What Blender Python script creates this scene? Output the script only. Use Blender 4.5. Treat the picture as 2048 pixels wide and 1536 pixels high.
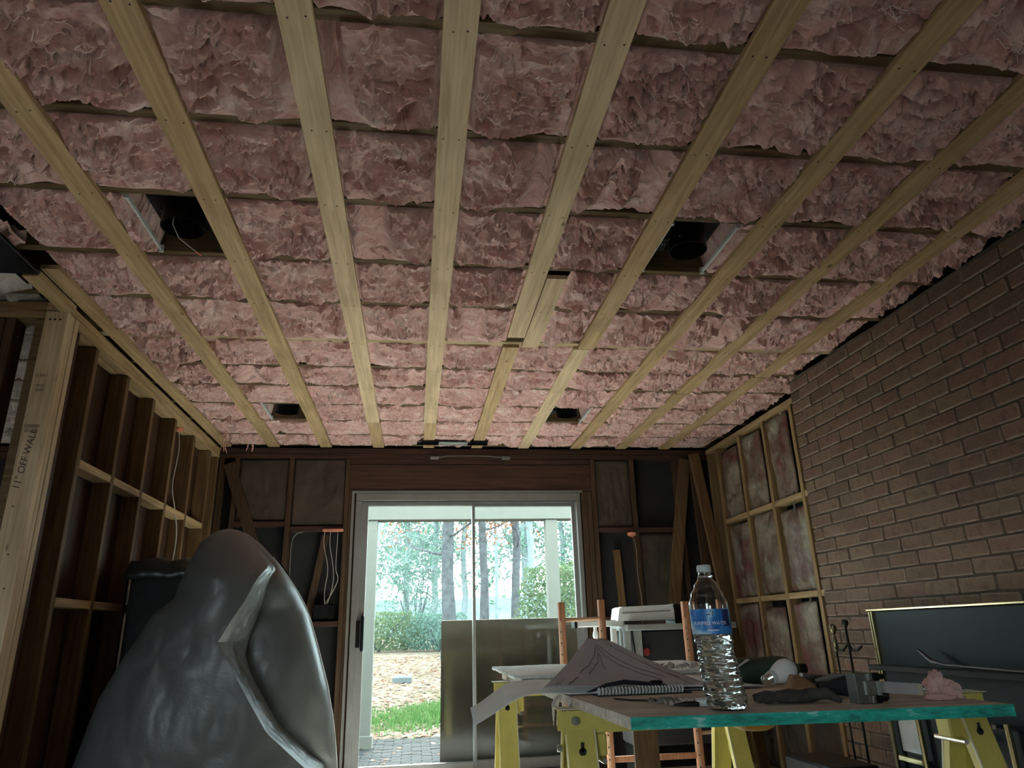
import bpy, math, random
import numpy as np
from mathutils import Vector, Matrix, Euler

random.seed(7)
for o in list(bpy.data.objects):
    bpy.data.objects.remove(o)
SC = bpy.context.scene
COL = SC.collection
PI = math.pi

# ------------------------------------------------------------------ camera
F_PX, PITCH, YAW, ROLL, CAM_Z = 1411.3, math.radians(19.322), math.radians(8.025), math.radians(-1.627), 0.99
fw = Vector((math.sin(YAW)*math.cos(PITCH), math.cos(YAW)*math.cos(PITCH), math.sin(PITCH)))
rt = Vector((math.cos(YAW), -math.sin(YAW), 0)); up = rt.cross(fw)
rt, up = rt*math.cos(ROLL)+up*math.sin(ROLL), up*math.cos(ROLL)-rt*math.sin(ROLL)
cam = bpy.data.cameras.new('camera'); cam_o = bpy.data.objects.new('camera', cam); COL.objects.link(cam_o)
cam.sensor_width = 36; cam.sensor_fit = 'HORIZONTAL'; cam.lens = F_PX/2048*36
cam.clip_start = 0.02; cam.clip_end = 300
m = Matrix((rt, up, -fw)).transposed().to_4x4(); m.translation = (0, 0, CAM_Z)
cam_o.matrix_world = m
SC.camera = cam_o

# ------------------------------------------------------------------ light
vs = SC.view_settings
vs.view_transform = 'Standard'; vs.look = 'None'; vs.gamma = 1; vs.use_curve_mapping = False
vs.exposure = 1.38
w = bpy.data.worlds.new('overcast_sky'); SC.world = w; w.use_nodes = True
bg = w.node_tree.nodes['Background']
bg.inputs[0].default_value = (0.82, 0.96, 1.0, 1); bg.inputs[1].default_value = 4.6

def add_light(name, kind, loc, direction, energy, color=(1, 1, 1), size=None, portal=False, angle=None):
    l = bpy.data.lights.new(name, kind); o = bpy.data.objects.new(name, l); COL.objects.link(o)
    o.location = loc; o.rotation_euler = Vector(direction).to_track_quat('-Z', 'Y').to_euler()
    l.energy = energy; l.color = color
    if size:
        l.shape = 'RECTANGLE'; l.size, l.size_y = size
    if portal: l.cycles.is_portal = True
    if angle: l.angle = angle
    return o

# bright part of the overcast sky above the trees
add_light('sky_glow_sun', 'SUN', (1, 12, 8), (-0.05, -0.77, -0.64), 23.5, (1.0, 0.975, 0.92), angle=math.radians(24))
add_light('door_portal', 'AREA', (0.45, 5.98, 1.0), (0, -1, 0), 1, size=(1.85, 2.05), portal=True)
add_light('rear_window_portal', 'AREA', (-2.05, -2.72, 1.375), (0, 1, 0), 1, size=(1.3, 1.3), portal=True)
add_light('side_window_portal', 'AREA', (-4.35, 4.4, 1.5), (1, 0, 0), 1, size=(1.0, 1.1), portal=True)

# ------------------------------------------------------------------ materials
MATS = {}
def new_mat(name):
    mt = bpy.data.materials.new(name); mt.use_nodes = True
    MATS[name] = mt
    nt = mt.node_tree
    return mt, nt, nt.nodes['Principled BSDF']
def link(nt, a, b): nt.links.new(a, b)
def coords(nt, scale=(1, 1, 1), rnd=True):
    tc = nt.nodes.new('ShaderNodeTexCoord'); mp = nt.nodes.new('ShaderNodeMapping')
    mp.inputs['Scale'].default_value = scale
    if rnd:
        oi = nt.nodes.new('ShaderNodeObjectInfo'); vm = nt.nodes.new('ShaderNodeVectorMath'); vm.operation = 'ADD'
        ml = nt.nodes.new('ShaderNodeMath'); ml.operation = 'MULTIPLY'; ml.inputs[1].default_value = 37.0
        link(nt, oi.outputs['Random'], ml.inputs[0]); link(nt, tc.outputs['Object'], vm.inputs[0]); link(nt, ml.outputs[0], vm.inputs[1])
        link(nt, vm.outputs[0], mp.inputs[0])
    else:
        link(nt, tc.outputs['Object'], mp.inputs[0])
    return mp.outputs[0]
def noise(nt, vec, scale, detail=4, rough=0.6, dist=0.0):
    n = nt.nodes.new('ShaderNodeTexNoise'); n.inputs['Scale'].default_value = scale
    n.inputs['Detail'].default_value = detail; n.inputs['Roughness'].default_value = rough; n.inputs['Distortion'].default_value = dist
    link(nt, vec, n.inputs['Vector']); return n.outputs['Fac']
def ramp(nt, fac, stops):
    r = nt.nodes.new('ShaderNodeValToRGB'); e = r.color_ramp.elements
    while len(e) < len(stops): e.new(0.5)
    for k, (p, c) in enumerate(stops):
        e[k].position = p; e[k].color = (*c, 1)
    link(nt, fac, r.inputs[0]); return r.outputs[0]
def mix(nt, a, b, fac, mode='MIX'):
    n = nt.nodes.new('ShaderNodeMix'); n.data_type = 'RGBA'; n.blend_type = mode
    for s, v in ((n.inputs[0], fac), (n.inputs[6], a), (n.inputs[7], b)):
        if hasattr(v, 'is_linked'): link(nt, v, s)
        elif isinstance(v, (int, float)): s.default_value = v
        else: s.default_value = (*v, 1)
    return n.outputs[2]
def bump(nt, b, h, strength, dist=0.002):
    n = nt.nodes.new('ShaderNodeBump'); n.inputs['Strength'].default_value = strength; n.inputs['Distance'].default_value = dist
    link(nt, h, n.inputs['Height']); link(nt, n.outputs[0], b.inputs['Normal'])

def plain(name, color, rough=0.6, metal=0.0, var=0.25, scale=9.0, bmp=0.15, spec=0.5, rnd=True):
    mt, nt, b = new_mat(name)
    v = coords(nt, rnd=rnd); n = noise(nt, v, scale, 5, 0.65)
    c = np.array(color)
    link(nt, ramp(nt, n, [(0.3, tuple(c*(1-var))), (0.7, tuple(np.minimum(c*(1+var*0.7), 1)))]), b.inputs['Base Color'])
    b.inputs['Roughness'].default_value = rough; b.inputs['Metallic'].default_value = metal
    b.inputs['Specular IOR Level'].default_value = spec
    if bmp: bump(nt, b, noise(nt, v, scale*12, 4), bmp)
    return mt
def wood(name, axis, light, dark, knots=True, rough=0.7):
    mt, nt, b = new_mat(name)
    sc = [1.0, 1.0, 1.0]; sc['xyz'.index(axis)] = 0.045
    v = coords(nt, tuple(sc)); g = noise(nt, v, 60, 5, 0.6, 0.35)
    g2 = noise(nt, v, 14, 3, 0.5, 0.6)
    c = ramp(nt, g, [(0.32, dark), (0.62, light)])
    c = mix(nt, c, tuple(np.array(dark)*0.9), ramp(nt, g2, [(0.5, (0, 0, 0)), (0.75, (0.55, 0.55, 0.55))]))
    s2 = [7.5, 7.5, 7.5]; s2['xyz'.index(axis)] = 3.4
    v2 = coords(nt, tuple(s2))
    if knots:
        vo = nt.nodes.new('ShaderNodeTexVoronoi'); vo.inputs['Scale'].default_value = 1.0
        link(nt, v2, vo.inputs['Vector'])
        c = mix(nt, (0.09, 0.048, 0.022), c, ramp(nt, vo.outputs['Distance'], [(0.035, (0.1, 0.1, 0.1)), (0.085, (1, 1, 1))]))
    stain = noise(nt, coords(nt), 3.0, 3)
    c = mix(nt, c, tuple(np.array(dark)*0.7), ramp(nt, stain, [(0.5, (0, 0, 0)), (0.8, (0.5, 0.5, 0.5))]))
    link(nt, c, b.inputs['Base Color']); b.inputs['Roughness'].default_value = rough
    b.inputs['Specular IOR Level'].default_value = 0.3
    bump(nt, b, g, 0.25)
    return mt
def glassy(name, tint, fac_gloss=1.0, haze=0.03, haze_col=(0.7, 0.85, 0.85)):
    mt = bpy.data.materials.new(name); mt.use_nodes = True; nt = mt.node_tree; nt.nodes.clear(); MATS[name] = mt
    out = nt.nodes.new('ShaderNodeOutputMaterial'); tr = nt.nodes.new('ShaderNodeBsdfTransparent'); gl = nt.nodes.new('ShaderNodeBsdfGlossy')
    tr.inputs[0].default_value = (*tint, 1); gl.inputs['Roughness'].default_value = 0.01
    fr = nt.nodes.new('ShaderNodeFresnel'); fr.inputs[0].default_value = 1.24
    m1 = nt.nodes.new('ShaderNodeMixShader'); link(nt, fr.outputs[0], m1.inputs[0]); link(nt, tr.outputs[0], m1.inputs[1]); link(nt, gl.outputs[0], m1.inputs[2])
    df = nt.nodes.new('ShaderNodeBsdfDiffuse'); df.inputs[0].default_value = (*haze_col, 1)
    tl = nt.nodes.new('ShaderNodeBsdfTranslucent'); tl.inputs[0].default_value = (*haze_col, 1)
    ad = nt.nodes.new('ShaderNodeMixShader'); ad.inputs[0].default_value = 0.5; link(nt, df.outputs[0], ad.inputs[1]); link(nt, tl.outputs[0], ad.inputs[2])
    v = coords(nt); n = noise(nt, v, 2.5, 5, 0.7)
    rr = ramp(nt, n, [(0.3, (haze*0.4,)*3), (0.75, (haze*1.8,)*3)])
    m2 = nt.nodes.new('ShaderNodeMixShader'); link(nt, rr, m2.inputs[0]); link(nt, m1.outputs[0], m2.inputs[1]); link(nt, ad.outputs[0], m2.inputs[2])
    link(nt, m2.outputs[0], out.inputs[0]); return mt

strip_w = wood('strip_pine', 'y', (0.5454, 0.3810, 0.2115), (0.3490, 0.2286, 0.1132))
strip_p = wood('strip_pine_pale', 'y', (0.7138, 0.5402, 0.3506), (0.4716, 0.3383, 0.2012))
joist_p = wood('pale_joist_lumber', 'x', (0.56, 0.43, 0.26), (0.36, 0.25, 0.14))
joist_w = wood('joist_lumber', 'x', (0.1714, 0.1142, 0.0571), (0.0898, 0.0530, 0.0224))  # colour darkened to carry the shadow of the batts
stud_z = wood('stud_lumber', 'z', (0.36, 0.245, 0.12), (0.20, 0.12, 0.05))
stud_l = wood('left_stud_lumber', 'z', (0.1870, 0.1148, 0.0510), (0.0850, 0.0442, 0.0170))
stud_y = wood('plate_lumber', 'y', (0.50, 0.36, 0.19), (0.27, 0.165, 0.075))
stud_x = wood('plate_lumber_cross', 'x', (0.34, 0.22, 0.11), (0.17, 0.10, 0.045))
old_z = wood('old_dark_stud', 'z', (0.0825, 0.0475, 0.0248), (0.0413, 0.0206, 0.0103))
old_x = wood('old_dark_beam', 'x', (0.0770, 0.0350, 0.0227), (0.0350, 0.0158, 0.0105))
post_z = wood('new_pale_stud', 'z', (0.66, 0.52, 0.35), (0.44, 0.32, 0.19))
panel_w = wood('brown_panel', 'z', (0.06, 0.026, 0.01), (0.03, 0.012, 0.005), knots=False)
rack_w = wood('reddish_rack_wood', 'z', (0.42, 0.19, 0.10), (0.24, 0.095, 0.05), knots=False)
rack_x = wood('pale_rung_wood', 'x', (0.60, 0.40, 0.27), (0.42, 0.25, 0.16), knots=False)
ply_t = wood('worn_plywood', 'x', (0.7350, 0.6650, 0.5775), (0.4375, 0.3850, 0.3325), knots=False)
floor_w = plain('pale_bounce_floor', (0.73, 0.70, 0.66), 0.8, var=0.1, scale=3)  # unseen floor made pale to bounce daylight up to the ceiling
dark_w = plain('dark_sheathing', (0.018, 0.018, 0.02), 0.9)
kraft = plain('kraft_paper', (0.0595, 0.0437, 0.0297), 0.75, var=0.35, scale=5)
drywall = plain('plain_drywall', (0.55, 0.53, 0.50), 0.9, var=0.05)
black_m = plain('black_metal', (0.012, 0.013, 0.014), 0.35, 0.6, var=0.3, bmp=0.02)
galv = plain('galvanised_bar', (0.72, 0.73, 0.72), 0.4, 0.2, var=0.1, bmp=0)
steel = plain('bright_steel', (0.62, 0.62, 0.60), 0.25, 1.0, var=0.15, bmp=0.03)
alum = plain('door_aluminium', (0.2040, 0.2010, 0.1920), 0.45, 0.25, var=0.12, bmp=0.05)
alum_d = plain('grey_seal', (0.10, 0.105, 0.10), 0.6, 0.0, var=0.2)
brass = plain('polished_brass', (0.75, 0.62, 0.34), 0.22, 1.0, var=0.12, bmp=0.02)
dbrass = plain('tarnished_brass', (0.22, 0.19, 0.12), 0.35, 1.0, var=0.3, bmp=0.04)
fire_m = plain('black_enamel', (0.0060, 0.0090, 0.0110), 0.42, 0.0, var=0.3, scale=6, bmp=0.03, spec=0.12)
yellow = plain('yellow_paint', (0.62, 0.53, 0.13), 0.45, 0.0, var=0.16, scale=14, bmp=0.06)
pale_y = plain('pale_yellow_edge', (0.70, 0.66, 0.45), 0.5, var=0.1)
white_p = plain('white_plastic', (0.62, 0.66, 0.66), 0.4, var=0.06, bmp=0.02)
grey_p = plain('grey_metal_top', (0.30, 0.33, 0.32), 0.45, 0.3, var=0.15)
nail_m = plain('nail_steel', (0.02, 0.017, 0.015), 0.5, 0.5, var=0.2, bmp=0)
wire_w = plain('white_cable', (0.42, 0.40, 0.36), 0.5, var=0.1, bmp=0)
wire_d = plain('grey_cable', (0.16, 0.15, 0.13), 0.5, var=0.1, bmp=0)
foam_o = plain('orange_foam', (0.62, 0.22, 0.13), 0.8, var=0.2)
ink = plain('ink', (0.05, 0.04, 0.04), 0.7, var=0.1, bmp=0)
paper_g = plain('blueprint_paper', (0.40, 0.39, 0.42), 0.8, var=0.06, bmp=0.02)
paper_b = plain('pale_sheet', (0.80, 0.87, 0.90), 0.75, var=0.06, bmp=0.02)
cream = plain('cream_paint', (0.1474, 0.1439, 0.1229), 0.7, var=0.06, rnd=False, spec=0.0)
bark = plain('grey_bark', (0.0723, 0.0746, 0.0791), 0.9, var=0.4, scale=6, bmp=0.6, spec=0.0)
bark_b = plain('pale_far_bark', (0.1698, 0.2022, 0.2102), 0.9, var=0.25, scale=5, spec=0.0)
green_p = plain('green_plastic', (0.045, 0.085, 0.055), 0.4, var=0.25)
navy = plain('dark_fabric', (0.012, 0.013, 0.02), 0.85, var=0.3)
tan_l = plain('tan_leather', (0.26, 0.155, 0.075), 0.8, var=0.35, scale=30)
glove_g = plain('grey_glove_knit', (0.06, 0.055, 0.05), 0.9, var=0.4, scale=40, bmp=0.5)
bulb_w = plain('frosted_bulb', (0.82, 0.85, 0.87), 0.35, var=0.04, bmp=0)
red_p = plain('red_plastic', (0.28, 0.03, 0.03), 0.5)
board_b = plain('weathered_brown_board', (0.040, 0.029, 0.019), 0.9, var=0.45, scale=2.2, bmp=0.0, spec=0.05)
stone_m = plain('grey_stone', (0.0661, 0.0774, 0.0801), 0.8)

def insul(name, a, bcol, c):
    mt, nt, b = new_mat(name)
    v = coords(nt, (0.7, 1.3, 1.0)); n = noise(nt, v, 11, 7, 0.75, 0.8)
    col = ramp(nt, n, [(0.30, a), (0.5, bcol), (0.68, c)])
    link(nt, col, b.inputs['Base Color']); b.inputs['Roughness'].default_value = 1.0
    b.inputs['Specular IOR Level'].default_value = 0.05
    b.inputs['Sheen Weight'].default_value = 0.25; b.inputs['Sheen Roughness'].default_value = 0.6
    nb = nt.nodes.new('ShaderNodeMath'); nb.operation = 'ADD'
    link(nt, noise(nt, v, 42, 6, 0.75, 1.2), nb.inputs[0]); link(nt, noise(nt, v, 160, 4, 0.7, 2.0), nb.inputs[1])
    bump(nt, b, nb.outputs[0], 0.55, 0.006)
    return mt
pink = insul('pink_fibreglass', (0.46, 0.20, 0.17), (0.70, 0.415, 0.37), (0.88, 0.68, 0.63))
fibre_m = plain('pale_pink_fibre', (0.86, 0.68, 0.62), 0.9, var=0.1, bmp=0)
greyw = insul('pale_fibre_and_lit_batt', (0.42, 0.36, 0.33), (0.60, 0.54, 0.50), (0.75, 0.70, 0.66))  # grey light on the next-room batts is put into this paler colour

# plastic-faced wall batts
mt, nt, b = new_mat('plastic_faced_batt')
v = coords(nt); n = noise(nt, v, 4.0, 4, 0.6, 0.6)
link(nt, ramp(nt, n, [(0.35, (0.15, 0.045, 0.042)), (0.48, (0.17, 0.12, 0.09)), (0.62, (0.30, 0.27, 0.21))]), b.inputs['Base Color'])
b.inputs['Roughness'].default_value = 0.35; bump(nt, b, noise(nt, v, 25, 5, 0.7, 1.5), 0.5, 0.01)
batt_w = mt
# bricks
mt, nt, b = new_mat('brown_red_brick')
oi = nt.nodes.new('ShaderNodeObjectInfo')
base = ramp(nt, oi.outputs['Random'], [(0.0, (0.11, 0.072, 0.048)), (0.35, (0.155, 0.085, 0.058)), (0.65, (0.16, 0.108, 0.068)), (1.0, (0.18, 0.10, 0.075))])
v = coords(nt); n = noise(nt, v, 22, 5, 0.7)
c = mix(nt, base, (0.05, 0.032, 0.026), ramp(nt, n, [(0.5, (0, 0, 0)), (0.72, (0.8, 0.8, 0.8))]))
n2 = noise(nt, v, 60, 5, 0.7)
c = mix(nt, c, (0.32, 0.25, 0.21), ramp(nt, n2, [(0.58, (0, 0, 0)), (0.8, (0.45, 0.45, 0.45))]))
# paler rim along the edges of each brick
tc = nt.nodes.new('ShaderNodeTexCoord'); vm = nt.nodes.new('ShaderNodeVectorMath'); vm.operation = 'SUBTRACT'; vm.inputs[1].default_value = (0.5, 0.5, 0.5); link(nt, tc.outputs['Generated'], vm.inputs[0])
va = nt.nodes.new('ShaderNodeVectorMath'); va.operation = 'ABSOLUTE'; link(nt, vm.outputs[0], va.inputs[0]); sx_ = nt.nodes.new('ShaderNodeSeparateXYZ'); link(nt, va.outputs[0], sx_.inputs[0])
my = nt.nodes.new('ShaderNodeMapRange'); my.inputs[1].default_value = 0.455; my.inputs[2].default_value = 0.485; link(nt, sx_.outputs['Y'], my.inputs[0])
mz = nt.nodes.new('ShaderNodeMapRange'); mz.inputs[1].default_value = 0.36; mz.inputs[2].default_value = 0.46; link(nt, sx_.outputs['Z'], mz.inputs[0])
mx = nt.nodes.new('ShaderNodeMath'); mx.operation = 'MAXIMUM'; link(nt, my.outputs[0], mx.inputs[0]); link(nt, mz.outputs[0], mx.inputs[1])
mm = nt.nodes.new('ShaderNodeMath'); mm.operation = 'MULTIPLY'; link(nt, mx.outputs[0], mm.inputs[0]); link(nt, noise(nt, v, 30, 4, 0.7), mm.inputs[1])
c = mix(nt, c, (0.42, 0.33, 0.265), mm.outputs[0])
link(nt, c, b.inputs['Base Color']); b.inputs['Roughness'].default_value = 0.85; bump(nt, b, n2, 0.6, 0.004)
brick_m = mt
mortar = plain('brown_mortar', (0.095, 0.068, 0.05), 0.95, var=0.3, scale=20, bmp=0.6)
# tarp
mt, nt, b = new_mat('grey_tarp_plastic')
v = coords(nt); n = noise(nt, v, 3, 4)
link(nt, ramp(nt, n, [(0.3, (0.075, 0.083, 0.085)), (0.7, (0.105, 0.113, 0.115))]), b.inputs['Base Color'])
b.inputs['Roughness'].default_value = 0.38; b.inputs['Specular IOR Level'].default_value = 0.5
bump(nt, b, noise(nt, v, 14, 4, 0.6, 1.0), 0.25, 0.01); tarp_m = mt
# teal chipped paint
mt, nt, b = new_mat('chipped_teal_paint')
v = coords(nt, (1, 1, 4)); n = noise(nt, v, 16, 6, 0.75)
c = ramp(nt, n, [(0.36, (0.01, 0.16, 0.13)), (0.5, (0.012, 0.38, 0.30)), (0.60, (0.03, 0.46, 0.38)), (0.64, (0.40, 0.66, 0.64))])
link(nt, c, b.inputs['Base Color']); b.inputs['Roughness'].default_value = 0.6; teal = mt
# clear materials
def clear(name, col, ior, rough=0.0):
    mt, nt, b = new_mat(name)
    b.inputs['Base Color'].default_value = (*col, 1); b.inputs['Transmission Weight'].default_value = 1
    b.inputs['IOR'].default_value = ior; b.inputs['Roughness'].default_value = rough
    return mt
pet = clear('clear_bottle_plastic', (0.96, 0.99, 0.99), 1.45, 0.02)
water = clear('water', (0.97, 1, 1), 1.33)
clearb = clear('clear_bulb_glass', (0.97, 0.98, 0.97), 1.45)
pane_g = glassy('hazed_door_glass', (0.93, 0.99, 0.985), haze=0.0015)  # thin milky layer in the pane stands in for haze outdoors
# label
mt, nt, b = new_mat('blue_label_print')
v = coords(nt, (1, 1, 1), False); n = noise(nt, v, 26, 3, 0.5, 0.6)
link(nt, ramp(nt, n, [(0.40, (0.02, 0.14, 0.46)), (0.50, (0.03, 0.23, 0.62)), (0.58, (0.16, 0.42, 0.74)), (0.66, (0.45, 0.63, 0.82))]), b.inputs['Base Color'])
b.inputs['Roughness'].default_value = 0.35; label_m = mt
white_i = plain('white_print', (0.85, 0.88, 0.9), 0.5, var=0.02, bmp=0)
navy_i = plain('navy_print', (0.015, 0.03, 0.12), 0.5, var=0.05, bmp=0)
# ground
mt, nt, b = new_mat('leafy_lawn')
v = coords(nt, (1, 1, 1), False); n = noise(nt, v, 5, 6, 0.75); n2 = noise(nt, v, 0.55, 3)
leafc = ramp(nt, n, [(0.35, (0.0525, 0.0372, 0.0270)), (0.5, (0.0971, 0.0777, 0.0599)), (0.65, (0.1346, 0.1197, 0.0971))])
c = mix(nt, leafc, (0.0210, 0.0390, 0.0120), ramp(nt, n2, [(0.56, (0, 0, 0)), (0.68, (0.4200, 0.4200, 0.4200))]))
link(nt, c, b.inputs['Base Color']); b.inputs['Roughness'].default_value = 1; b.inputs['Specular IOR Level'].default_value = 0; lawn_m = mt
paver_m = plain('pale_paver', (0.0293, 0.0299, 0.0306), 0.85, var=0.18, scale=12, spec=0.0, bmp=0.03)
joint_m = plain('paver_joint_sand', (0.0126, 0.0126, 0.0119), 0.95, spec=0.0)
def leafmat(name, cols):
    mt, nt, b = new_mat(name); oi = nt.nodes.new('ShaderNodeTexCoord')
    wn = nt.nodes.new('ShaderNodeTexWhiteNoise'); sn = nt.nodes.new('ShaderNodeVectorMath'); sn.operation = 'SNAP'
    sn.inputs[1].default_value = (0.12, 0.12, 0.12); link(nt, oi.outputs['Object'], sn.inputs[0]); link(nt, sn.outputs[0], wn.inputs['Vector'])
    link(nt, ramp(nt, wn.outputs['Value'], [(k/(len(cols)-1), c) for k, c in enumerate(cols)]), b.inputs['Base Color'])
    b.inputs['Roughness'].default_value = 0.8; b.inputs['Specular IOR Level'].default_value = 0
    tl = nt.nodes.new('ShaderNodeBsdfTranslucent'); link(nt, b.inputs['Base Color'].links[0].from_socket, tl.inputs[0])
    ms = nt.nodes.new('ShaderNodeMixShader'); ms.inputs[0].default_value = 0.5
    out = nt.nodes['Material Output']; link(nt, b.outputs[0], ms.inputs[1]); link(nt, tl.outputs[0], ms.inputs[2]); link(nt, ms.outputs[0], out.inputs[0])
    return mt
leaf_o = leafmat('autumn_oak_leaf', [(0.1318, 0.0420, 0.0179), (0.1558, 0.0689, 0.0329), (0.1078, 0.0479, 0.0300)])
leaf_g = leafmat('pale_green_leaf', [(0.0524, 0.0872, 0.0436), (0.0784, 0.1133, 0.0610), (0.1046, 0.1265, 0.0697)])
leaf_t = leafmat('hazed_blue_green_leaf', [(0.0682, 0.1296, 0.1024), (0.0955, 0.1570, 0.1296), (0.1160, 0.1706, 0.1364)])  # background haze is put into these paled leaf colours
leaf_f = leafmat('fallen_leaf', [(0.1400, 0.0935, 0.0695), (0.1869, 0.1532, 0.1217), (0.1217, 0.0619, 0.0413), (0.2338, 0.2151, 0.1833)])
grass_m = leafmat('lawn_grass', [(0.0255, 0.0612, 0.0154), (0.0410, 0.0819, 0.0255), (0.0564, 0.0920, 0.0340)])
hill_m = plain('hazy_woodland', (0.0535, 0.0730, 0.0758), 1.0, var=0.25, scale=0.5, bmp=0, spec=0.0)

# ------------------------------------------------------------------ builders
class MB:
    def __init__(s): s.v = []; s.f = []; s.sm = False
    def raw(s, v, f):
        k = len(s.v); s.v += [tuple(p) for p in v]; s.f += [tuple(i+k for i in q) for q in f]; return s
    def box(s, lo, hi, rot=None, bev=0.0):
        lo, hi = Vector(lo), Vector(hi); c = (lo+hi)/2; h = (hi-lo)/2
        if bev <= 0:
            pts = [Vector((x*h.x, y*h.y, z*h.z)) for z in (-1, 1) for y in (-1, 1) for x in (-1, 1)]
            fs = [(0, 2, 3, 1), (4, 5, 7, 6), (0, 1, 5, 4), (2, 6, 7, 3), (0, 4, 6, 2), (1, 3, 7, 5)]
        else:
            b = min(bev, h.x*0.9, h.y*0.9, h.z*0.9); pts = []; idx = {}
            for x in (-1, 1):
                for y in (-1, 1):
                    for z in (-1, 1):
                        for a in range(3):
                            p = [x*h.x, y*h.y, z*h.z]
                            for q in range(3):
                                if q != a: p[q] -= (x, y, z)[q]*b
                            idx[(x, y, z, a)] = len(pts); pts.append(Vector(p))
            fs = []
            for a in range(3):
                u, w_ = [q for q in range(3) if q != a]
                for sg in (-1, 1):
                    cs = []
                    for su, sw in ((-1, -1), (1, -1), (1, 1), (-1, 1)):
                        t = [0, 0, 0]; t[a] = sg; t[u] = su; t[w_] = sw; cs.append(idx[(*t, a)])
                    fs.append(cs)
            for a in range(3):
                u, w_ = [q for q in range(3) if q != a]
                for su in (-1, 1):
                    for sw in (-1, 1):
                        q4 = []
                        for sa, ax in ((-1, u), (-1, w_), (1, w_), (1, u)):
                            t = [0, 0, 0]; t[a] = sa; t[u] = su; t[w_] = sw; q4.append(idx[(*t, ax)])
                        fs.append(q4)
            for x in (-1, 1):
                for y in (-1, 1):
                    for z in (-1, 1): fs.append([idx[(x, y, z, a)] for a in range(3)])
        if rot is not None:
            R = rot if isinstance(rot, Matrix) else Euler(rot).to_matrix()
            pts = [R @ p for p in pts]
        return s.raw([p+c for p in pts], fs)
    def beam(s, a, b, w_, d, upv=(0, 0, 1)):
        # square bar from a to b: w_ across, d along upv
        a, b = Vector(a), Vector(b); t = (b-a).normalized(); u = Vector(upv); u = (u-t*u.dot(t)).normalized(); r = t.cross(u)
        pts = [p+r*(x*w_/2)+u*(y*d/2) for p in (a, b) for x, y in ((-1, -1), (1, -1), (1, 1), (-1, 1))]
        return s.raw(pts, [(0, 1, 2, 3), (7, 6, 5, 4), (0, 4, 5, 1), (1, 5, 6, 2), (2, 6, 7, 3), (3, 7, 4, 0)])
    def tube(s, path, r, n=8, cap=True):
        path = [Vector(p) for p in path]; rr = r if isinstance(r, (list, tuple)) else [r]*len(path); k = len(s.v); ref = Vector((0.3, 0.5, 0.8))
        for i, p in enumerate(path):
            t = (path[min(i+1, len(path)-1)]-path[max(i-1, 0)])
            t = t.normalized() if t.length > 1e-9 else Vector((0, 0, 1))
            u = t.cross(ref); u = u.normalized() if u.length > 1e-3 else t.orthogonal().normalized(); v_ = t.cross(u); ref = u.cross(t) if False else ref
            for j in range(n):
                a = 2*PI*j/n; s.v.append(tuple(p+(u*math.cos(a)+v_*math.sin(a))*rr[i]))
        for i in range(len(path)-1):
            for j in range(n):
                s.f.append((k+i*n+j, k+i*n+(j+1) % n, k+(i+1)*n+(j+1) % n, k+(i+1)*n+j))
        if cap:
            s.f.append(tuple(k+j for j in reversed(range(n)))); e = k+(len(path)-1)*n; s.f.append(tuple(e+j for j in range(n)))
        s.sm = True; return s
    def lathe(s, prof, c=(0, 0, 0), R=None, n=32, close=False):
        # prof: list of (radius, height)
        k = len(s.v); c = Vector(c)
        for r, h in prof:
            for j in range(n):
                a = 2*PI*j/n; p = Vector((r*math.cos(a), r*math.sin(a), h))
                s.v.append(tuple((R @ p if R is not None else p)+c))
        for i in range(len(prof)-1):
            for j in range(n): s.f.append((k+i*n+j, k+i*n+(j+1) % n, k+(i+1)*n+(j+1) % n, k+(i+1)*n+j))
        if close:
            s.f.append(tuple(k+j for j in reversed(range(n)))); e = k+(len(prof)-1)*n; s.f.append(tuple(e+j for j in range(n)))
        s.sm = True; return s
    def grid(s, P):
        # P: array (ny,nx,3)
        ny, nx = P.shape[:2]; k = len(s.v); s.v += [tuple(p) for p in P.reshape(-1, 3)]
        s.f += [(k+i*nx+j, k+i*nx+j+1, k+(i+1)*nx+j+1, k+(i+1)*nx+j) for i in range(ny-1) for j in range(nx-1)]
        s.sm = True; return s
    def prism(s, poly, axis, a, b):
        # poly: 2d points, extruded along axis from a to b
        def P(p, t):
            q = list(p); q.insert(axis, t); return tuple(q)
        n = len(poly); k = len(s.v); s.v += [P(p, a) for p in poly]+[P(p, b) for p in poly]
        s.f += [tuple(k+i for i in reversed(range(n))), tuple(k+n+i for i in range(n))]
        s.f += [(k+i, k+(i+1) % n, k+n+(i+1) % n, k+n+i) for i in range(n)]; return s
    def build(s, name, mat, parent=None, kind=None, smooth=None, solid=0.0):
        root = parent
        while root is not None and root.parent is not None: root = root.parent
        off = Vector(root.location) if root is not None else Vector((0, 0, 0))
        me = bpy.data.meshes.new(name)
        me.from_pydata([tuple(Vector(p)-off) for p in s.v], [], s.f); me.update()
        if (s.sm if smooth is None else smooth):
            me.polygons.foreach_set('use_smooth', [True]*len(me.polygons)); me.set_sharp_from_angle(angle=math.radians(40))
        import bmesh
        bm = bmesh.new(); bm.from_mesh(me); bmesh.ops.recalc_face_normals(bm, faces=bm.faces); bm.to_mesh(me); bm.free()
        if isinstance(mat, (list, tuple)):
            for q in mat: me.materials.append(q)
        else: me.materials.append(mat)
        o = bpy.data.objects.new(name, me); COL.objects.link(o)
        if parent is not None: o.parent = parent
        if kind: o['kind'] = kind
        if solid:
            md = o.modifiers.new('thickness', 'SOLIDIFY'); md.thickness = solid; md.offset = 0
        return o
def thing(name, label, cat, loc, group=None):
    o = bpy.data.objects.new(name, None); COL.objects.link(o); o.location = loc; o.empty_display_size = 0.05
    o['label'] = label; o['category'] = cat
    if group: o['group'] = group
    return o
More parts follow.
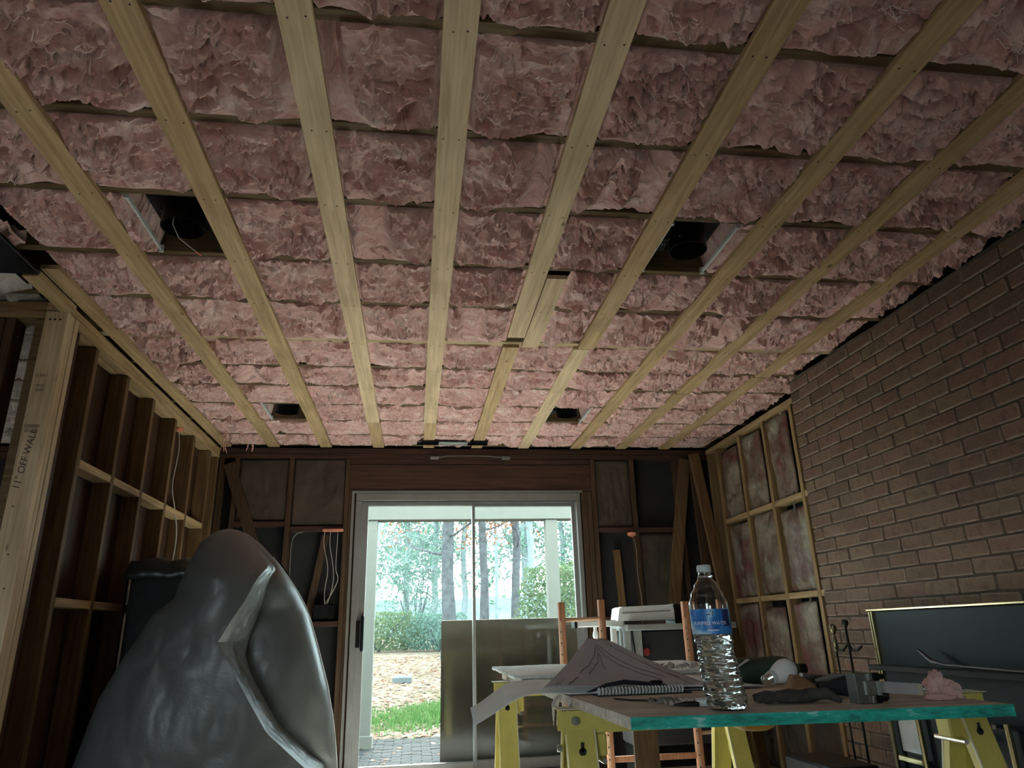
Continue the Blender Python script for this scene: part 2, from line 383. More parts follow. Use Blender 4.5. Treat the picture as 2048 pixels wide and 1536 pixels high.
def tag(o, label, cat, group=None):
    o['label'] = label; o['category'] = cat
    if group: o['group'] = group
    return o
def structure(name, loc=(0, 0, 0)):
    o = bpy.data.objects.new(name, None); COL.objects.link(o); o.location = loc; o['kind'] = 'structure'; return o
def B(lo, hi, bev=0.0, rot=None): return MB().box(lo, hi, rot, bev)
def dup(o, parent, loc):
    c = o.copy(); COL.objects.link(c); c.parent = parent; c.location = loc; return c
def text_mesh(txt, size, xform, name, mat, parent, depth=0.0):
    cu = bpy.data.curves.new(name, 'FONT'); cu.body = txt; cu.size = size; cu.align_x = 'CENTER'; cu.align_y = 'CENTER'; cu.resolution_u = 3
    ob = bpy.data.objects.new(name, cu); COL.objects.link(ob)
    dg = bpy.context.evaluated_depsgraph_get(); me = bpy.data.meshes.new_from_object(ob.evaluated_get(dg))
    bpy.data.objects.remove(ob)
    root = parent
    while root.parent: root = root.parent
    for v_ in me.vertices: v_.co = Vector(xform(v_.co.x, v_.co.y))-Vector(root.location)
    me.materials.clear(); me.materials.append(mat)
    o = bpy.data.objects.new(name, me); COL.objects.link(o); o.parent = parent; return o

# vectorised gradient noise
_rs = np.random.RandomState(3); _perm = np.concatenate([_rs.permutation(256)]*3); _grad = _rs.normal(size=(256, 3)); _grad /= np.linalg.norm(_grad, axis=1)[:, None]
def pn(x, y, z):
    x, y, z = np.broadcast_arrays(np.asarray(x, float), np.asarray(y, float), np.asarray(z, float))
    xi, yi, zi = np.floor(x).astype(int), np.floor(y).astype(int), np.floor(z).astype(int)
    xf, yf, zf = x-xi, y-yi, z-zi; f = lambda t: t*t*t*(t*(t*6-15)+10); u, v_, w_ = f(xf), f(yf), f(zf); r = 0
    for dx in (0, 1):
        for dy in (0, 1):
            for dz in (0, 1):
                h = _perm[_perm[_perm[(xi+dx) & 255]+((yi+dy) & 255)]+((zi+dz) & 255)]; g = _grad[h]
                d = g[..., 0]*(xf-dx)+g[..., 1]*(yf-dy)+g[..., 2]*(zf-dz)
                r = r+d*(u if dx else 1-u)*(v_ if dy else 1-v_)*(w_ if dz else 1-w_)
    return r*1.6
def fbm(x, y, z, o=4, g=0.55, ridged=False):
    a, s_, t = 1.0, 0.0, 0.0
    for k in range(o):
        n = pn(x*2**k+17*k, y*2**k, z*2**k)
        s_ = s_+a*((1-2*np.abs(n)) if ridged else n); t += a; a *= g
    return s_/t

# ================================================================== ROOM
ZC = 2.436            # underside of the furring strips
ZJ = ZC+0.019         # underside of the joists
XL, XR, XB, YF = -1.55, 2.49, 2.33, 5.72
JY = [0.58, 0.99, 1.40, 1.815, 2.217, 2.645, 3.042, 3.495, 3.885, 4.225, 4.60, 4.98, 5.37]
SX = [-1.135, -0.728, -0.316, 0.090, 0.489, 0.894, 1.330, 1.728, 2.110]

fl = B((-4.4, -2.8, -0.05), (2.75, 5.74, 0.0)).build('floor', floor_w); fl['kind'] = 'structure'
ceil = B((-4.4, -2.8, 2.70), (2.75, 6.0, 2.74)).build('ceiling', dark_w); ceil['kind'] = 'structure'
for y in JY+[5.70]:
    hw = 0.030 if y == 3.495 else 0.019
    B((-4.3, y-hw, ZJ), (2.72, y+hw, ZJ+0.235), 0.002).build('joist', joist_p if y == 3.495 else joist_w, ceil)
# front part of the ceiling, over and behind the camera, is boarded
B((-4.4, -2.8, ZC), (2.75, 0.55, ZC+0.013)).build('ceiling_board', drywall, ceil)

# furring strips (pieces with butt joints as in the room)
SW = 0.0445
def strip(xa, ya, xb, yb, mat, w_=SW):
    o = MB().beam((xa, ya, ZC+0.0095), (xb, yb, ZC+0.0095), 2*w_, 0.019).build('furring_strip', mat, ceil)
    nb = MB()
    for y in JY+[5.70]:
        if ya+0.01 < y < yb-0.01:
            t = (y-ya)/(yb-ya); x = xa+(xb-xa)*t
            for s_ in (-1, 1):
                cx, cy = x+s_*0.022+random.uniform(-.006, .006), y+random.uniform(-.008, .008)
                nb.lathe([(0.0027, -0.001), (0.003, 0.0002)], (cx, cy, ZC), n=6, close=True)
    if nb.v: nb.build('nail_heads', nail_m, o, kind='stuff', smooth=False)
    return o
for k, x in enumerate(SX):
    if k == 4:
        strip(x, 0.56, x+0.012, 3.36, strip_p); strip(x+0.105, 2.70, x+0.105, 3.49, strip_p); strip(x+0.004, 3.495, x+0.002, 5.70, strip_w)
    elif k == 5:
        strip(x, 0.56, x+0.012, 3.495, strip_w); strip(x-0.012, 3.50, x-0.012, 5.70, strip_p)
    elif k in (2, 3):
        strip(x, 0.56, x, 4.975, strip_p); strip(x+0.004, 4.98, x+0.004, 5.70, strip_w)
    elif k in (7, 8):
        strip(x, 0.56, x, 3.88 if k == 8 else 4.22, strip_w); strip(x-0.006, 3.887 if k == 8 else 4.226, x-0.006, 5.70, strip_w)
    else: strip(x, 0.56, x, 5.70, strip_w)
strip(-1.50, 2.78, -1.50, 5.70, strip_w, 0.035)

# ---------------- insulation batts between the joists
ORD = ['first', 'second', 'third', 'fourth', 'fifth', 'sixth', 'seventh', 'eighth', 'ninth', 'tenth', 'eleventh', 'twelfth', 'thirteenth']
EDGES = [-1.50]+SX+[2.50]
CAN_CELLS = {}
def batt_cell(x0, x1, y0, y1, seed, amp=0.05, nx=58, ny=46, mat=None, parent=None, over=0.012, cut=None, crum=1.0, fibres=None, nf=26):
    rs = np.random.RandomState(seed)
    u = np.linspace(0, 1, nx)[None, :]; t = np.linspace(0, 1, ny)[:, None]
    U, T = np.broadcast_arrays(u, t)
    sx = rs.uniform(0, 50)
    X = x0+(x1-x0)*U
    # cross profile of the batt: near edge tucked up, soft belly, far edge curls up
    ov = over*(2.2*fbm(X*5+sx, np.full_like(X, sx), np.zeros_like(X), 3)-0.55)+rs.uniform(-0.008, 0.004)
    tt = np.clip((T-0.08)/0.76, 0, 1)
    Y = y0+(y1-y0+ov)*tt
    belly = amp*(0.25+0.75*np.sin(np.clip(tt*0.94+0.06, 0, 1)**1.15*PI*0.86)**0.6)*rs.uniform(0.8, 1.2)
    side = np.clip(np.minimum(U, 1-U)*7, 0, 1)**0.5
    belly = belly*(0.25+0.75*side)*(0.8+0.9*fbm(X*3.2+sx, Y*2.2, np.full_like(X, 3.3), 2))
    Z = ZJ+0.006-belly
    near = np.clip((0.08-T)/0.08, 0, 1); far = np.clip((T-0.84)/0.16, 0, 1)
    Z = Z+near*0.06+np.sin(far*PI/2)*0.065
    Y = Y-far**2*0.035+near*0.004
    # crumpled fibre surface, creases mostly along x
    wx = X*6.5+1.5*fbm(X*6, Y*6, sx, 2); wy = Y*17+2.2*fbm(X*6+9, Y*6, sx, 2)
    r1 = fbm(wx+sx, wy, np.full_like(X, sx), 4, 0.6, True)
    r2 = fbm(X*22+sx, Y*48+2*fbm(X*9, Y*9, sx, 2), np.full_like(X, 7.7), 3, 0.6, True)
    lump = fbm(X*7+sx, Y*8, np.full_like(X, 1.1), 3)
    rough = 0.5+0.8*np.clip(0.5+1.4*fbm(X*3+sx*2, Y*3, np.full_like(X, 9.1), 2)+0.4*(tt-0.5), 0, 1)
    d = crum*(rough*(0.070*(r1-0.42)+0.016*(r2-0.25))+0.018*lump)
    fade = (1-far*0.4)*(1-0.5*near)
    Z = Z-d*fade
    Y = Y+0.010*fbm(X*14+sx, Y*14, np.full_like(X, 5), 3)*(1-near)
    X = X+0.008*fbm(X*14, Y*14+sx, np.full_like(X, 8), 3)
    # stays above the strips at its sides, and lets the next joist show
    ed = np.minimum(X-x0, x1-X); mar = np.clip((ed-0.016)/0.03, 0, 1); mar = mar*mar*(3-2*mar)
    Z = np.where(near+far > 0.3, Z, np.maximum(Z, ZJ+0.004-0.08*mar))
    slope = 1.446/np.maximum(Y, 1.0)
    lim = ZJ-0.003-np.clip(y1-Y, 0, 1)*slope*1.1*(1+2.4*fbm(X*6+sx, np.full_like(X, 2.0), np.full_like(X, sx), 2))
    Z = np.maximum(Z, lim)
    if cut is not None:   # hollow round a fitting
        cxl, cxr = cut
        hol = np.clip(np.minimum((X-cxl)/0.03, (cxr-X)/0.03), 0, 1); Z = Z+hol*0.16
    P = np.stack([X, Y, Z], -1)
    if fibres is not None:   # wisps of loose fibre lying along the folds
        for q in range(nf):
            i, j = rs.randint(int(ny*0.2), int(ny*0.8)), rs.randint(6, nx-14); L = rs.randint(5, 13); pts = []; di = rs.uniform(-0.6, 0.6)
            for k in range(L):
                ii = int(np.clip(i+di*k+rs.uniform(-0.6, 0.6), 1, ny-2)); p = P[ii, min(j+k, nx-2)]; pts.append((p[0], p[1], p[2]-rs.uniform(0.001, 0.005)))
            fibres.tube(pts, [0.0006]+[rs.uniform(0.0009, 0.0021) for _ in range(L-2)]+[0.0005], 4, cap=False)
    return MB().grid(P).build('batt_section', mat or pink, parent)
CUTS = {(2.217, 0): (-1.0, -0.74), (2.217, 6): (0.95, 1.24), (4.60, 0): (-1.0, -0.77), (4.60, 6): (0.95, 1.20)}
nb_ = 0
for bi in range(len(JY)):
    y0 = JY[bi]+0.019; y1 = (JY[bi+1] if bi+1 < len(JY) else 5.70)-0.019
    n_from = len(JY)-1-bi
    lab = 'crumpled pink fibreglass batt filling the ceiling bay ' + ('beside the wall of the sliding door' if n_from == 0 else 'nearest the camera at the top edge' if bi == 1 else 'above the camera' if bi == 0 else ORD[n_from]+' joist bay from the wall of the sliding door')
    lab = lab.replace('ceiling bay above', 'ceiling bay right above')
    if n_from > 0 and bi > 1: lab = 'crumpled pink fibreglass ceiling batt, '+ORD[n_from]+' bay from the sliding door wall'
    if bi == 0: continue
    root = thing('insulation_batt', lab, 'insulation', (0.4, (y0+y1)/2, ZJ), 'pink batts in the ceiling bays')
    fib = MB()
    for ci in range(len(EDGES)-1):
        a, b_ = EDGES[ci], EDGES[ci+1]
        if b_ > 2.45: b_ = 2.34 if bi <= 7 else 2.50
        if ci == 5 and bi in (5, 6): a = 0.615
        seed = bi*40+ci; cut = None
        for (cy, cc), v_ in (((2.217, 1), (-1.03, -0.735)), ((2.217, 6), (0.93, 1.24)), ((4.60, 1), (-1.03, -0.77)), ((4.60, 6), (0.93, 1.22))):
            if abs(JY[bi]-cy) < 0.01 and ci == cc: cut = v_
        big = 1.0 if bi < 6 else 0.8
        batt_cell(a+0.030, b_-0.030, y0, y1, seed, crum=(1.0, 1.0, 1.0, 1.0, 1.0, 0.95, 0.9, 0.85, 0.85, 0.85, 0.85, 0.8, 0.8)[bi], amp=(0.034, 0.034, 0.034, 0.032, 0.030, 0.026, 0.023, 0.020, 0.018, 0.016, 0.014, 0.013, 0.012)[bi]*random.uniform(0.85, 1.2), nx=int(62*big), ny=int(52*big), parent=root, cut=cut, fibres=fib)
    fib.build('loose_fibres', fibre_m, root, kind='stuff')
    if bi >= 5:  # the same bay goes on over the next room, its pale light in the colour
        r2 = thing('insulation_batt', 'batt over the next room, coloured as if lit pale, '+ORD[n_from]+' bay from the far wall', 'insulation', (-2.5, (y0+y1)/2, ZJ), 'pale batts over the next room')
        for q in range(4):
            batt_cell(-1.68-0.62*(q+1), -1.68-0.62*q, y0, y1, 900+bi*7+q, amp=0.03, nx=30, ny=24, mat=greyw, parent=r2)
    elif bi >= 1:
        r2 = thing('insulation_batt', 'pink ceiling batt over the opening left of the room, '+ORD[n_from]+' bay from the far wall', 'insulation', (-2.3, (y0+y1)/2, ZJ), 'batts left of the room')
        for q in range(2):
            batt_cell(-1.52-0.6*(q+1), -1.52-0.6*q, y0, y1, 700+bi*7+q, amp=0.045, nx=40, ny=30, parent=r2)

# hanging tufts of fibre
def tuft(x, y, z, l, n_, name, label, cat='insulation', mat=None):
    mb = MB()
    for k in range(n_):
        p = Vector((x+random.gauss(0, .012), y+random.gauss(0, .008), z)); path = [p]; r = [0.005]
        for q in range(5):
            p = p+Vector((random.gauss(0, l*0.07), random.gauss(0, l*0.07), -l/5*random.uniform(.6, 1.1))); path.append(p); r.append(0.006*(1-q/5)+0.001)
        mb.tube(path, r, 5)
    return tag(mb.build(name, mat or pink), label, cat)
tuft(-1.40, 5.28, 2.43, 0.16, 4, 'insulation_tuft', 'pink fibre tuft hanging from the ceiling in the far left corner')
tuft(-1.28, 5.60, 2.43, 0.06, 3, 'insulation_tuft', 'short pink fibre tuft hanging at the top of the far wall, left')

# ---------------- left wall
wl = structure('wall_left')
for y in (3.425, 3.825, 4.225, 4.64, 5.06, 5.48, 5.69):
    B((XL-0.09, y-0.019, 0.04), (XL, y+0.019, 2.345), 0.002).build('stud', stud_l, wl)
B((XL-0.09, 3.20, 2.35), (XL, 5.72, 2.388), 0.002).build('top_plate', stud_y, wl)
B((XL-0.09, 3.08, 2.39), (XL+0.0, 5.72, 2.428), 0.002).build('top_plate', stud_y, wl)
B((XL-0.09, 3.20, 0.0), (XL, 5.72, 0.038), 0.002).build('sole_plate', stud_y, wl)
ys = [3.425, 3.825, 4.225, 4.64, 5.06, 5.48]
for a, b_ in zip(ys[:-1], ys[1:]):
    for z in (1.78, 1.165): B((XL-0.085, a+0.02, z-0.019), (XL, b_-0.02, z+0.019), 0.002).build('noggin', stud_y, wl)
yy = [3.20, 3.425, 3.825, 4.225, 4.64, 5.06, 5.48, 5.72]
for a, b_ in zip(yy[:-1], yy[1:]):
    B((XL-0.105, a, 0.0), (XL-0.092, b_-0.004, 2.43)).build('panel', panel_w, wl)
B((XL-0.09, 3.20, 0.04), (XL-0.004, 3.238, 2.345), 0.002).build('stud', panel_w, wl)
# corner post of three studs
for k in range(3):
    B((XL-0.088, 3.082+k*0.0385, 0.0), (XL+0.003-0.003*(k == 1), 3.119+k*0.0385, 2.385), 0.002).build('post_ply', post_z, wl)
# wall running off to the left at the post
wc = structure('wall_partition')
for x in (-1.6575, -1.778, -1.82, -2.2, -2.6, -3.0, -3.4, -3.8, -4.2):
    B((x-0.019, 3.09, 0.0), (x+0.019, 3.18, 2.35), 0.002).build('stud', old_z if x < -1.7 else joist_w, wc)
B((-4.3, 3.085, 2.352), (-1.64, 3.18, 2.43), 0.002).build('top_plate', stud_x, wc)
B((-4.3, 3.085, 0.0), (-1.842, 3.18, 0.038), 0.002).build('sole_plate', stud_x, wc)
# writing on the post
post0 = [o for o in wl.children if o.name.startswith('post_ply')][0]
PY = 3.0805
def on_post(cx, cz, ang=PI/2, shear=0.0):
    def f(x, y):
        x2 = x+shear*y; return (cx+x2*math.cos(ang)-y*math.sin(ang), PY, cz+x2*math.sin(ang)+y*math.cos(ang))
    return f
text_mesh("11\" OFF WALL", 0.040, on_post(-1.600, 1.715, PI/2-0.10, 0.15), 'handwriting', ink, post0)
text_mesh("II IIIII I", 0.018, on_post(-1.60, 2.08, 0), 'grade_stamp', ink, post0)
text_mesh("IIIIIIIII", 0.015, on_post(-1.60, 2.035, 0), 'grade_stamp', ink, post0)
text_mesh("IIIIIII", 0.018, on_post(-1.60, 2.015, 0), 'grade_stamp', ink, post0)
text_mesh("IIIIIIIIIII", 0.022, on_post(-1.60, 1.855, 0), 'grade_stamp', ink, post0)
text_mesh("III IIIII", 0.022, on_post(-1.60, 1.835, 0), 'grade_stamp', ink, post0)
nb = MB()
for dx in (-0.02, 0.0, 0.022): nb.lathe([(0.0045, 0), (0.0045, 0.002)], (-1.595+dx, 3.0815, 2.345), Matrix.Rotation(PI/2, 3, 'X'), 8, True)
for dx, z in ((0.01, 1.33), (-0.01, 1.52), (0.02, 1.20), (-0.015, 1.05)): nb.lathe([(0.003, 0), (0.003, 0.002)], (-1.60+dx, 3.0815, z), Matrix.Rotation(PI/2, 3, 'X'), 8, True)
nb.build('nail_heads', nail_m, post0, kind='stuff', smooth=False)

# ---------------- far wall with the patio door
wf = structure('wall_far')
DX0, DX1, DZ1 = -0.475, 1.35, 2.065
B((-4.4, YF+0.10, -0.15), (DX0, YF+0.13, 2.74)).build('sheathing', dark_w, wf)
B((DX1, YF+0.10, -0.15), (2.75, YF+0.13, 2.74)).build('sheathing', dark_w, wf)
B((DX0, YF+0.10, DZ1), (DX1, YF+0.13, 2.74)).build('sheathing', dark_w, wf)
B((-4.3, YF, 2.395), (2.6, YF+0.09, 2.435), 0.002).build('top_plate', old_x, wf)
B((-4.3, YF, 2.352), (2.6, YF+0.09, 2.392), 0.002).build('top_plate', old_x, wf)
B((-0.53, YF+0.003, 2.305), (1.45, YF+0.09, 2.348), 0.002).build('header', old_x, wf)
B((-0.53, YF+0.0, 2.075), (1.45, YF+0.09, 2.300), 0.002).build('header', old_x, wf)
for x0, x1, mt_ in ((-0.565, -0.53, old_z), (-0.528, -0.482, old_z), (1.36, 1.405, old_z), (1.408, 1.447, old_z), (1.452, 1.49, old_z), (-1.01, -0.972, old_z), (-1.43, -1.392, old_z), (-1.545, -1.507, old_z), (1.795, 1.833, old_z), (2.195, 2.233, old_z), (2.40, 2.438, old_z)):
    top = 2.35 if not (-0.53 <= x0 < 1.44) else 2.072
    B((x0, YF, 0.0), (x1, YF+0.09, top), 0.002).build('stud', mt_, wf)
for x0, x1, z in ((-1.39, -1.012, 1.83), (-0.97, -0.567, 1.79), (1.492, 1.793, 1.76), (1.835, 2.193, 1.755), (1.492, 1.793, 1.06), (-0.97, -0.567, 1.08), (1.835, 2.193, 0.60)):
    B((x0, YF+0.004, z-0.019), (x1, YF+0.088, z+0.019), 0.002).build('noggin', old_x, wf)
# let-in braces and a cut-off stud
MB().beam((2.285, YF-0.012, 2.35), (1.90, YF-0.012, 0.25), 0.095, 0.022, (0, 1, 0)).build('brace', stud_l, wf)
MB().beam((-1.47, YF-0.012, 2.30), (-1.10, YF-0.012, 1.35), 0.085, 0.022, (0, 1, 0)).build('brace', old_z, wf)
MB().beam((-0.70, YF+0.05, 1.74), (-0.80, YF+0.05, 1.10), 0.05, 0.03, (0, 1, 0)).build('brace', old_z, wf)
MB().beam((1.64, YF+0.05, 1.60), (1.66, YF+0.05, 1.08), 0.055, 0.03, (0, 1, 0)).build('brace', stud_l, wf)
# kraft faced batts in the upper bays of the far wall
def wall_batt(axis, c0, c1, z0, z1, depth, mat, label, group, seed, bulge=0.03, face=1):
    nu, nv = 26, 40; u = np.linspace(0, 1, nu)[None, :]; t = np.linspace(0, 1, nv)[:, None]; U, T = np.broadcast_arrays(u, t)
    S = c0+(c1-c0)*U; Z = z0+(z1-z0)*T
    e = np.clip(np.minimum(np.minimum(U, 1-U)*5, np.minimum(T, 1-T)*9), 0, 1)**0.6
    n = fbm(S*7+seed, Z*4, np.full_like(S, seed*1.3), 4, 0.6)+0.5*fbm(S*16+seed, Z*9, np.full_like(S, 2.2), 3, 0.6, True)
    D = depth+face*(bulge*e*(0.8+0.9*n)-0.02*(1-e))
    P = np.stack([S, D, Z], -1) if axis == 'x' else np.stack([D, S, Z], -1)
    o = MB().grid(P).build('wall_batt', mat, None, solid=0.01); return tag(o, label, 'insulation', group)
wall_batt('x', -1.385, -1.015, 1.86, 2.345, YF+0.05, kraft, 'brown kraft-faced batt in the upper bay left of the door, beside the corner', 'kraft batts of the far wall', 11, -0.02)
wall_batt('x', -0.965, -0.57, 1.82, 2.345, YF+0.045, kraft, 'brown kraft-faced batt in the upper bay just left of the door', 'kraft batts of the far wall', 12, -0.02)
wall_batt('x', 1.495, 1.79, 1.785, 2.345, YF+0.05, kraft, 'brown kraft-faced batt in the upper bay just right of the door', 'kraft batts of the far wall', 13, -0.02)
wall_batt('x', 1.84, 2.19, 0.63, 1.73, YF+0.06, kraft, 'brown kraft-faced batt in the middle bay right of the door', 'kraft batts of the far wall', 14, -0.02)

# patio door
door = structure('door_1')
fr = B((DX0, YF-0.005, DZ1-0.06), (DX1, YF+0.12, DZ1), 0.004).build('head_jamb', alum, door)
B((DX0, YF-0.005, 0.0), (DX0+0.05, YF+0.12, DZ1-0.061), 0.004).build('side_jamb', alum, door)
B((DX1-0.035, YF-0.005, 0.0), (DX1, YF+0.12, DZ1-0.061), 0.004).build('side_jamb', alum, door)
B((DX0, YF-0.005, -0.02), (DX1, YF+0.14, 0.03), 0.004).build('sill', alum, door)
mb = MB(); mb.box((DX0-0.03, YF-0.012, DZ1), (DX1+0.02, YF-0.002, DZ1+0.018)); mb.box((DX0-0.03, YF-0.012, 0), (DX0-0.012, YF-0.002, DZ1)); mb.build('nail_fin', alum, door)
B((DX0+0.05, YF+0.0, DZ1-0.075), (DX1-0.035, YF+0.03, DZ1-0.062)).build('track_seal', alum_d, door)
def sash(x0, x1, y, sl, sr, name):
    p = structure(name) if False else None
    mb = MB(); z0, z1 = 0.035, DZ1-0.064
    mb.box((x0, y-0.018, z0), (x0+sl, y+0.018, z1), bev=0.003); mb.box((x1-sr, y-0.018, z0), (x1, y+0.018, z1), bev=0.003)
    mb.box((x0+sl, y-0.018, z1-0.035), (x1-sr, y+0.018, z1), bev=0.003); mb.box((x0+sl, y-0.018, z0), (x1-sr, y+0.018, z0+0.07), bev=0.003)
    o = mb.build(name, alum, door)
    B((x0+sl-0.008, y-0.003, z0+0.06), (x1-sr+0.008, y+0.003, z1-0.03)).build('pane', pane_g, o)
    return o
ls = sash(DX0+0.045, 0.475, YF+0.035, 0.055, 0.022, 'sliding_panel')
rs_ = sash(0.452, DX1-0.03, YF+0.085, 0.022, 0.035, 'fixed_panel')
mb = MB(); mb.box((-0.432, YF-0.012, 0.905), (-0.405, YF+0.018, 1.10), bev=0.006); mb.box((-0.395, YF-0.03, 0.88), (-0.372, YF+0.018, 1.135), bev=0.006); mb.build('handle', black_m, ls)
# shade brackets on the header
cr = thing('curtain_rod', 'thin white rod with flat end brackets on the header above the door', 'curtain rod', (0.44, YF, 2.35))
MB().tube([(0.16, YF-0.02, 2.352), (0.25, YF-0.022, 2.368), (0.44, YF-0.022, 2.370), (0.62, YF-0.022, 2.366), (0.72, YF-0.02, 2.356)], 0.004, 6).build('rod', wire_d, cr)
for x in (0.145, 0.735): B((x-0.035, YF-0.024, 2.343), (x+0.035, YF, 2.367), 0.003).build('bracket', alum, cr)

# ---------------- right wall: studs and brick
wr = structure('wall_right')
for y in (4.275, 4.68, 5.085, 5.505, 5.69):
    B((XR, y-0.019, 0.04), (XR+0.09, y+0.019, 2.388), 0.002).build('stud', stud_z, wr)
B((XR, 3.95, 2.392), (XR+0.09, 5.72, 2.43), 0.002).build('top_plate', stud_y, wr)
B((XR, 3.95, 0.0), (XR+0.09, 5.72, 0.038), 0.002).build('sole_plate', stud_y, wr)
ys = [4.0, 4.275, 4.68, 5.085, 5.505]
for a, b_ in zip(ys[:-1], ys[1:]):
    for z in (1.782, 1.165, 0.55): B((XR+0.002, a+0.02, z-0.019), (XR+0.088, b_-0.02, z+0.019), 0.002).build('noggin', stud_y, wr)
B((XR+0.10, 3.9, 0.0), (XR+0.13, 5.75, 2.44)).build('sheathing', dark_w, wr)
k = 0
yb = [4.02, 4.275, 4.68, 5.085, 5.505]
nm = {0: 'in the narrow bay beside the brick', 1: 'in the bay second from the brick', 2: 'in the bay third from the brick', 3: 'in the bay nearest the far corner'}
lv = {0: 'bottom', 1: 'lower', 2: 'middle', 3: 'top'}
for i, (a, b_) in enumerate(zip(yb[1:-1], yb[2:])):
    for j, (z0, z1) in enumerate(((0.06, 0.53), (0.575, 1.14), (1.19, 1.76), (1.805, 2.385))):
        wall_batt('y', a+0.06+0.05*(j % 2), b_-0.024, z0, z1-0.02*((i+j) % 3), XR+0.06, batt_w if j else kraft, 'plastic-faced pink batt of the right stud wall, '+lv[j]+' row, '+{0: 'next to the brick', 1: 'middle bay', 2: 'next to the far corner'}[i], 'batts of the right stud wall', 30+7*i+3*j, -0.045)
# brick chimney breast
wb = structure('wall_brick')
YB0, YB1 = 1.30, 3.965
FP = (2.06, 3.42, 0.0, 1.035)  # fireplace recess hidden behind the insert: y0,y1,z0,z1
B((XB+0.012, YB0, 0.0), (XB+0.10, YB1-0.006, ZC-0.006)).build('mortar_bed', mortar, wb)
B((XB+0.10, 3.80, 0.0), (XR+0.12, YB1-0.006, ZC-0.004)).build('return_wall', mortar, wb)
B((XB+0.10, -2.8, 0.0), (XB+0.3, YB0, 2.5)).build('wall_lining', drywall, wb)
CH, BP = 0.0704, 0.2145
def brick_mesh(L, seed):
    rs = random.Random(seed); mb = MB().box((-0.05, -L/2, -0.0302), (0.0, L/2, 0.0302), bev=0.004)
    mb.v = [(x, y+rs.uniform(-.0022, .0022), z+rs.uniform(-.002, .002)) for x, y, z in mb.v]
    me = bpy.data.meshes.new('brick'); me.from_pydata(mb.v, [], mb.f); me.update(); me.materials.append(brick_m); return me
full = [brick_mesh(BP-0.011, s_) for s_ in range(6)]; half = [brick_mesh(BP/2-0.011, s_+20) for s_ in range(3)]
cnt = 0
rest = MB()
for r in range(1, 35):
    zc = ZC-0.008-CH*(r-0.5)
    if zc < 0.03: break
    offs = 0 if r % 2 else BP/2
    y = YB1-0.002
    first = True
    while y > YB0+0.05:
        L = BP if not (first and offs) else BP/2
        yc = y-L/2; first_ = first; first = False; y -= L
        if FP[0] < yc < FP[1] and zc < FP[3]-0.02: continue
        dx, dy, rz = random.uniform(-.003, .003), random.uniform(-.003, .003), random.gauss(0, .006)
        vis = zc > 0.30 and yc > 1.95-0.25*(zc-1) and not (zc < 0.9 and yc < 2.5)
        me = random.choice(full if L == BP else half)
        if vis and cnt < 300:
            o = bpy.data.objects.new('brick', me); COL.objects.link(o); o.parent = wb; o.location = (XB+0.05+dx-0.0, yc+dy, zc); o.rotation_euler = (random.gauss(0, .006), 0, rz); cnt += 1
        else:
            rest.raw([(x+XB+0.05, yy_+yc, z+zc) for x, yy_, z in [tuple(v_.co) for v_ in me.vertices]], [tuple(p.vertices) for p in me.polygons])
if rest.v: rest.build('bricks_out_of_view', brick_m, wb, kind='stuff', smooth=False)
# mortar bead along the top of the brick
MB().tube([(XB+0.012, YB0, ZC-0.006)]+[(XB+0.010+random.uniform(-.004, .004), YB0+(YB1-YB0)*k/24, ZC-0.004+random.uniform(-.004, .003)) for k in range(1, 24)]+[(XB+0.01, YB1, ZC-0.006)], 0.011, 6).build('mortar_bead', mortar, wb)

# ---------------- room behind the camera (daylight openings)
B((2.63, -2.8, 0.0), (2.70, 5.85, 2.74)).build('outer_lining', dark_w, wr)
B((2.58, 5.72, 0.0), (2.72, 5.86, 2.74)).build('outer_lining', dark_w, wr)
bk = structure('wall_rear')
def wall_with_hole(lo, hi, hole, axis, mat, parent, name):
    # axis: 0 = wall in y-z plane, 1 = wall in x-z plane
    a = 1-axis
    for (p0, p1, z0, z1) in ((lo[a], hole[0], lo[2], hi[2]), (hole[1], hi[a], lo[2], hi[2]), (hole[0], hole[1], lo[2], hole[2]), (hole[0], hole[1], hole[3], hi[2])):
        l, h = list(lo), list(hi); l[a], h[a], l[2], h[2] = p0, p1, z0, z1
        B(l, h).build(name, mat, parent)
wall_with_hole((-4.4, -2.85, 0), (2.7, -2.75, 2.72), (-2.70, -1.40, 0.72, 2.02), 1, drywall, bk, 'wall_board')
so = structure('wall_side')
wall_with_hole((-4.45, -2.8, 0), (-4.38, 5.8, 2.72), (3.9, 4.9, 0.95, 2.05), 0, drywall, so, 'wall_board')

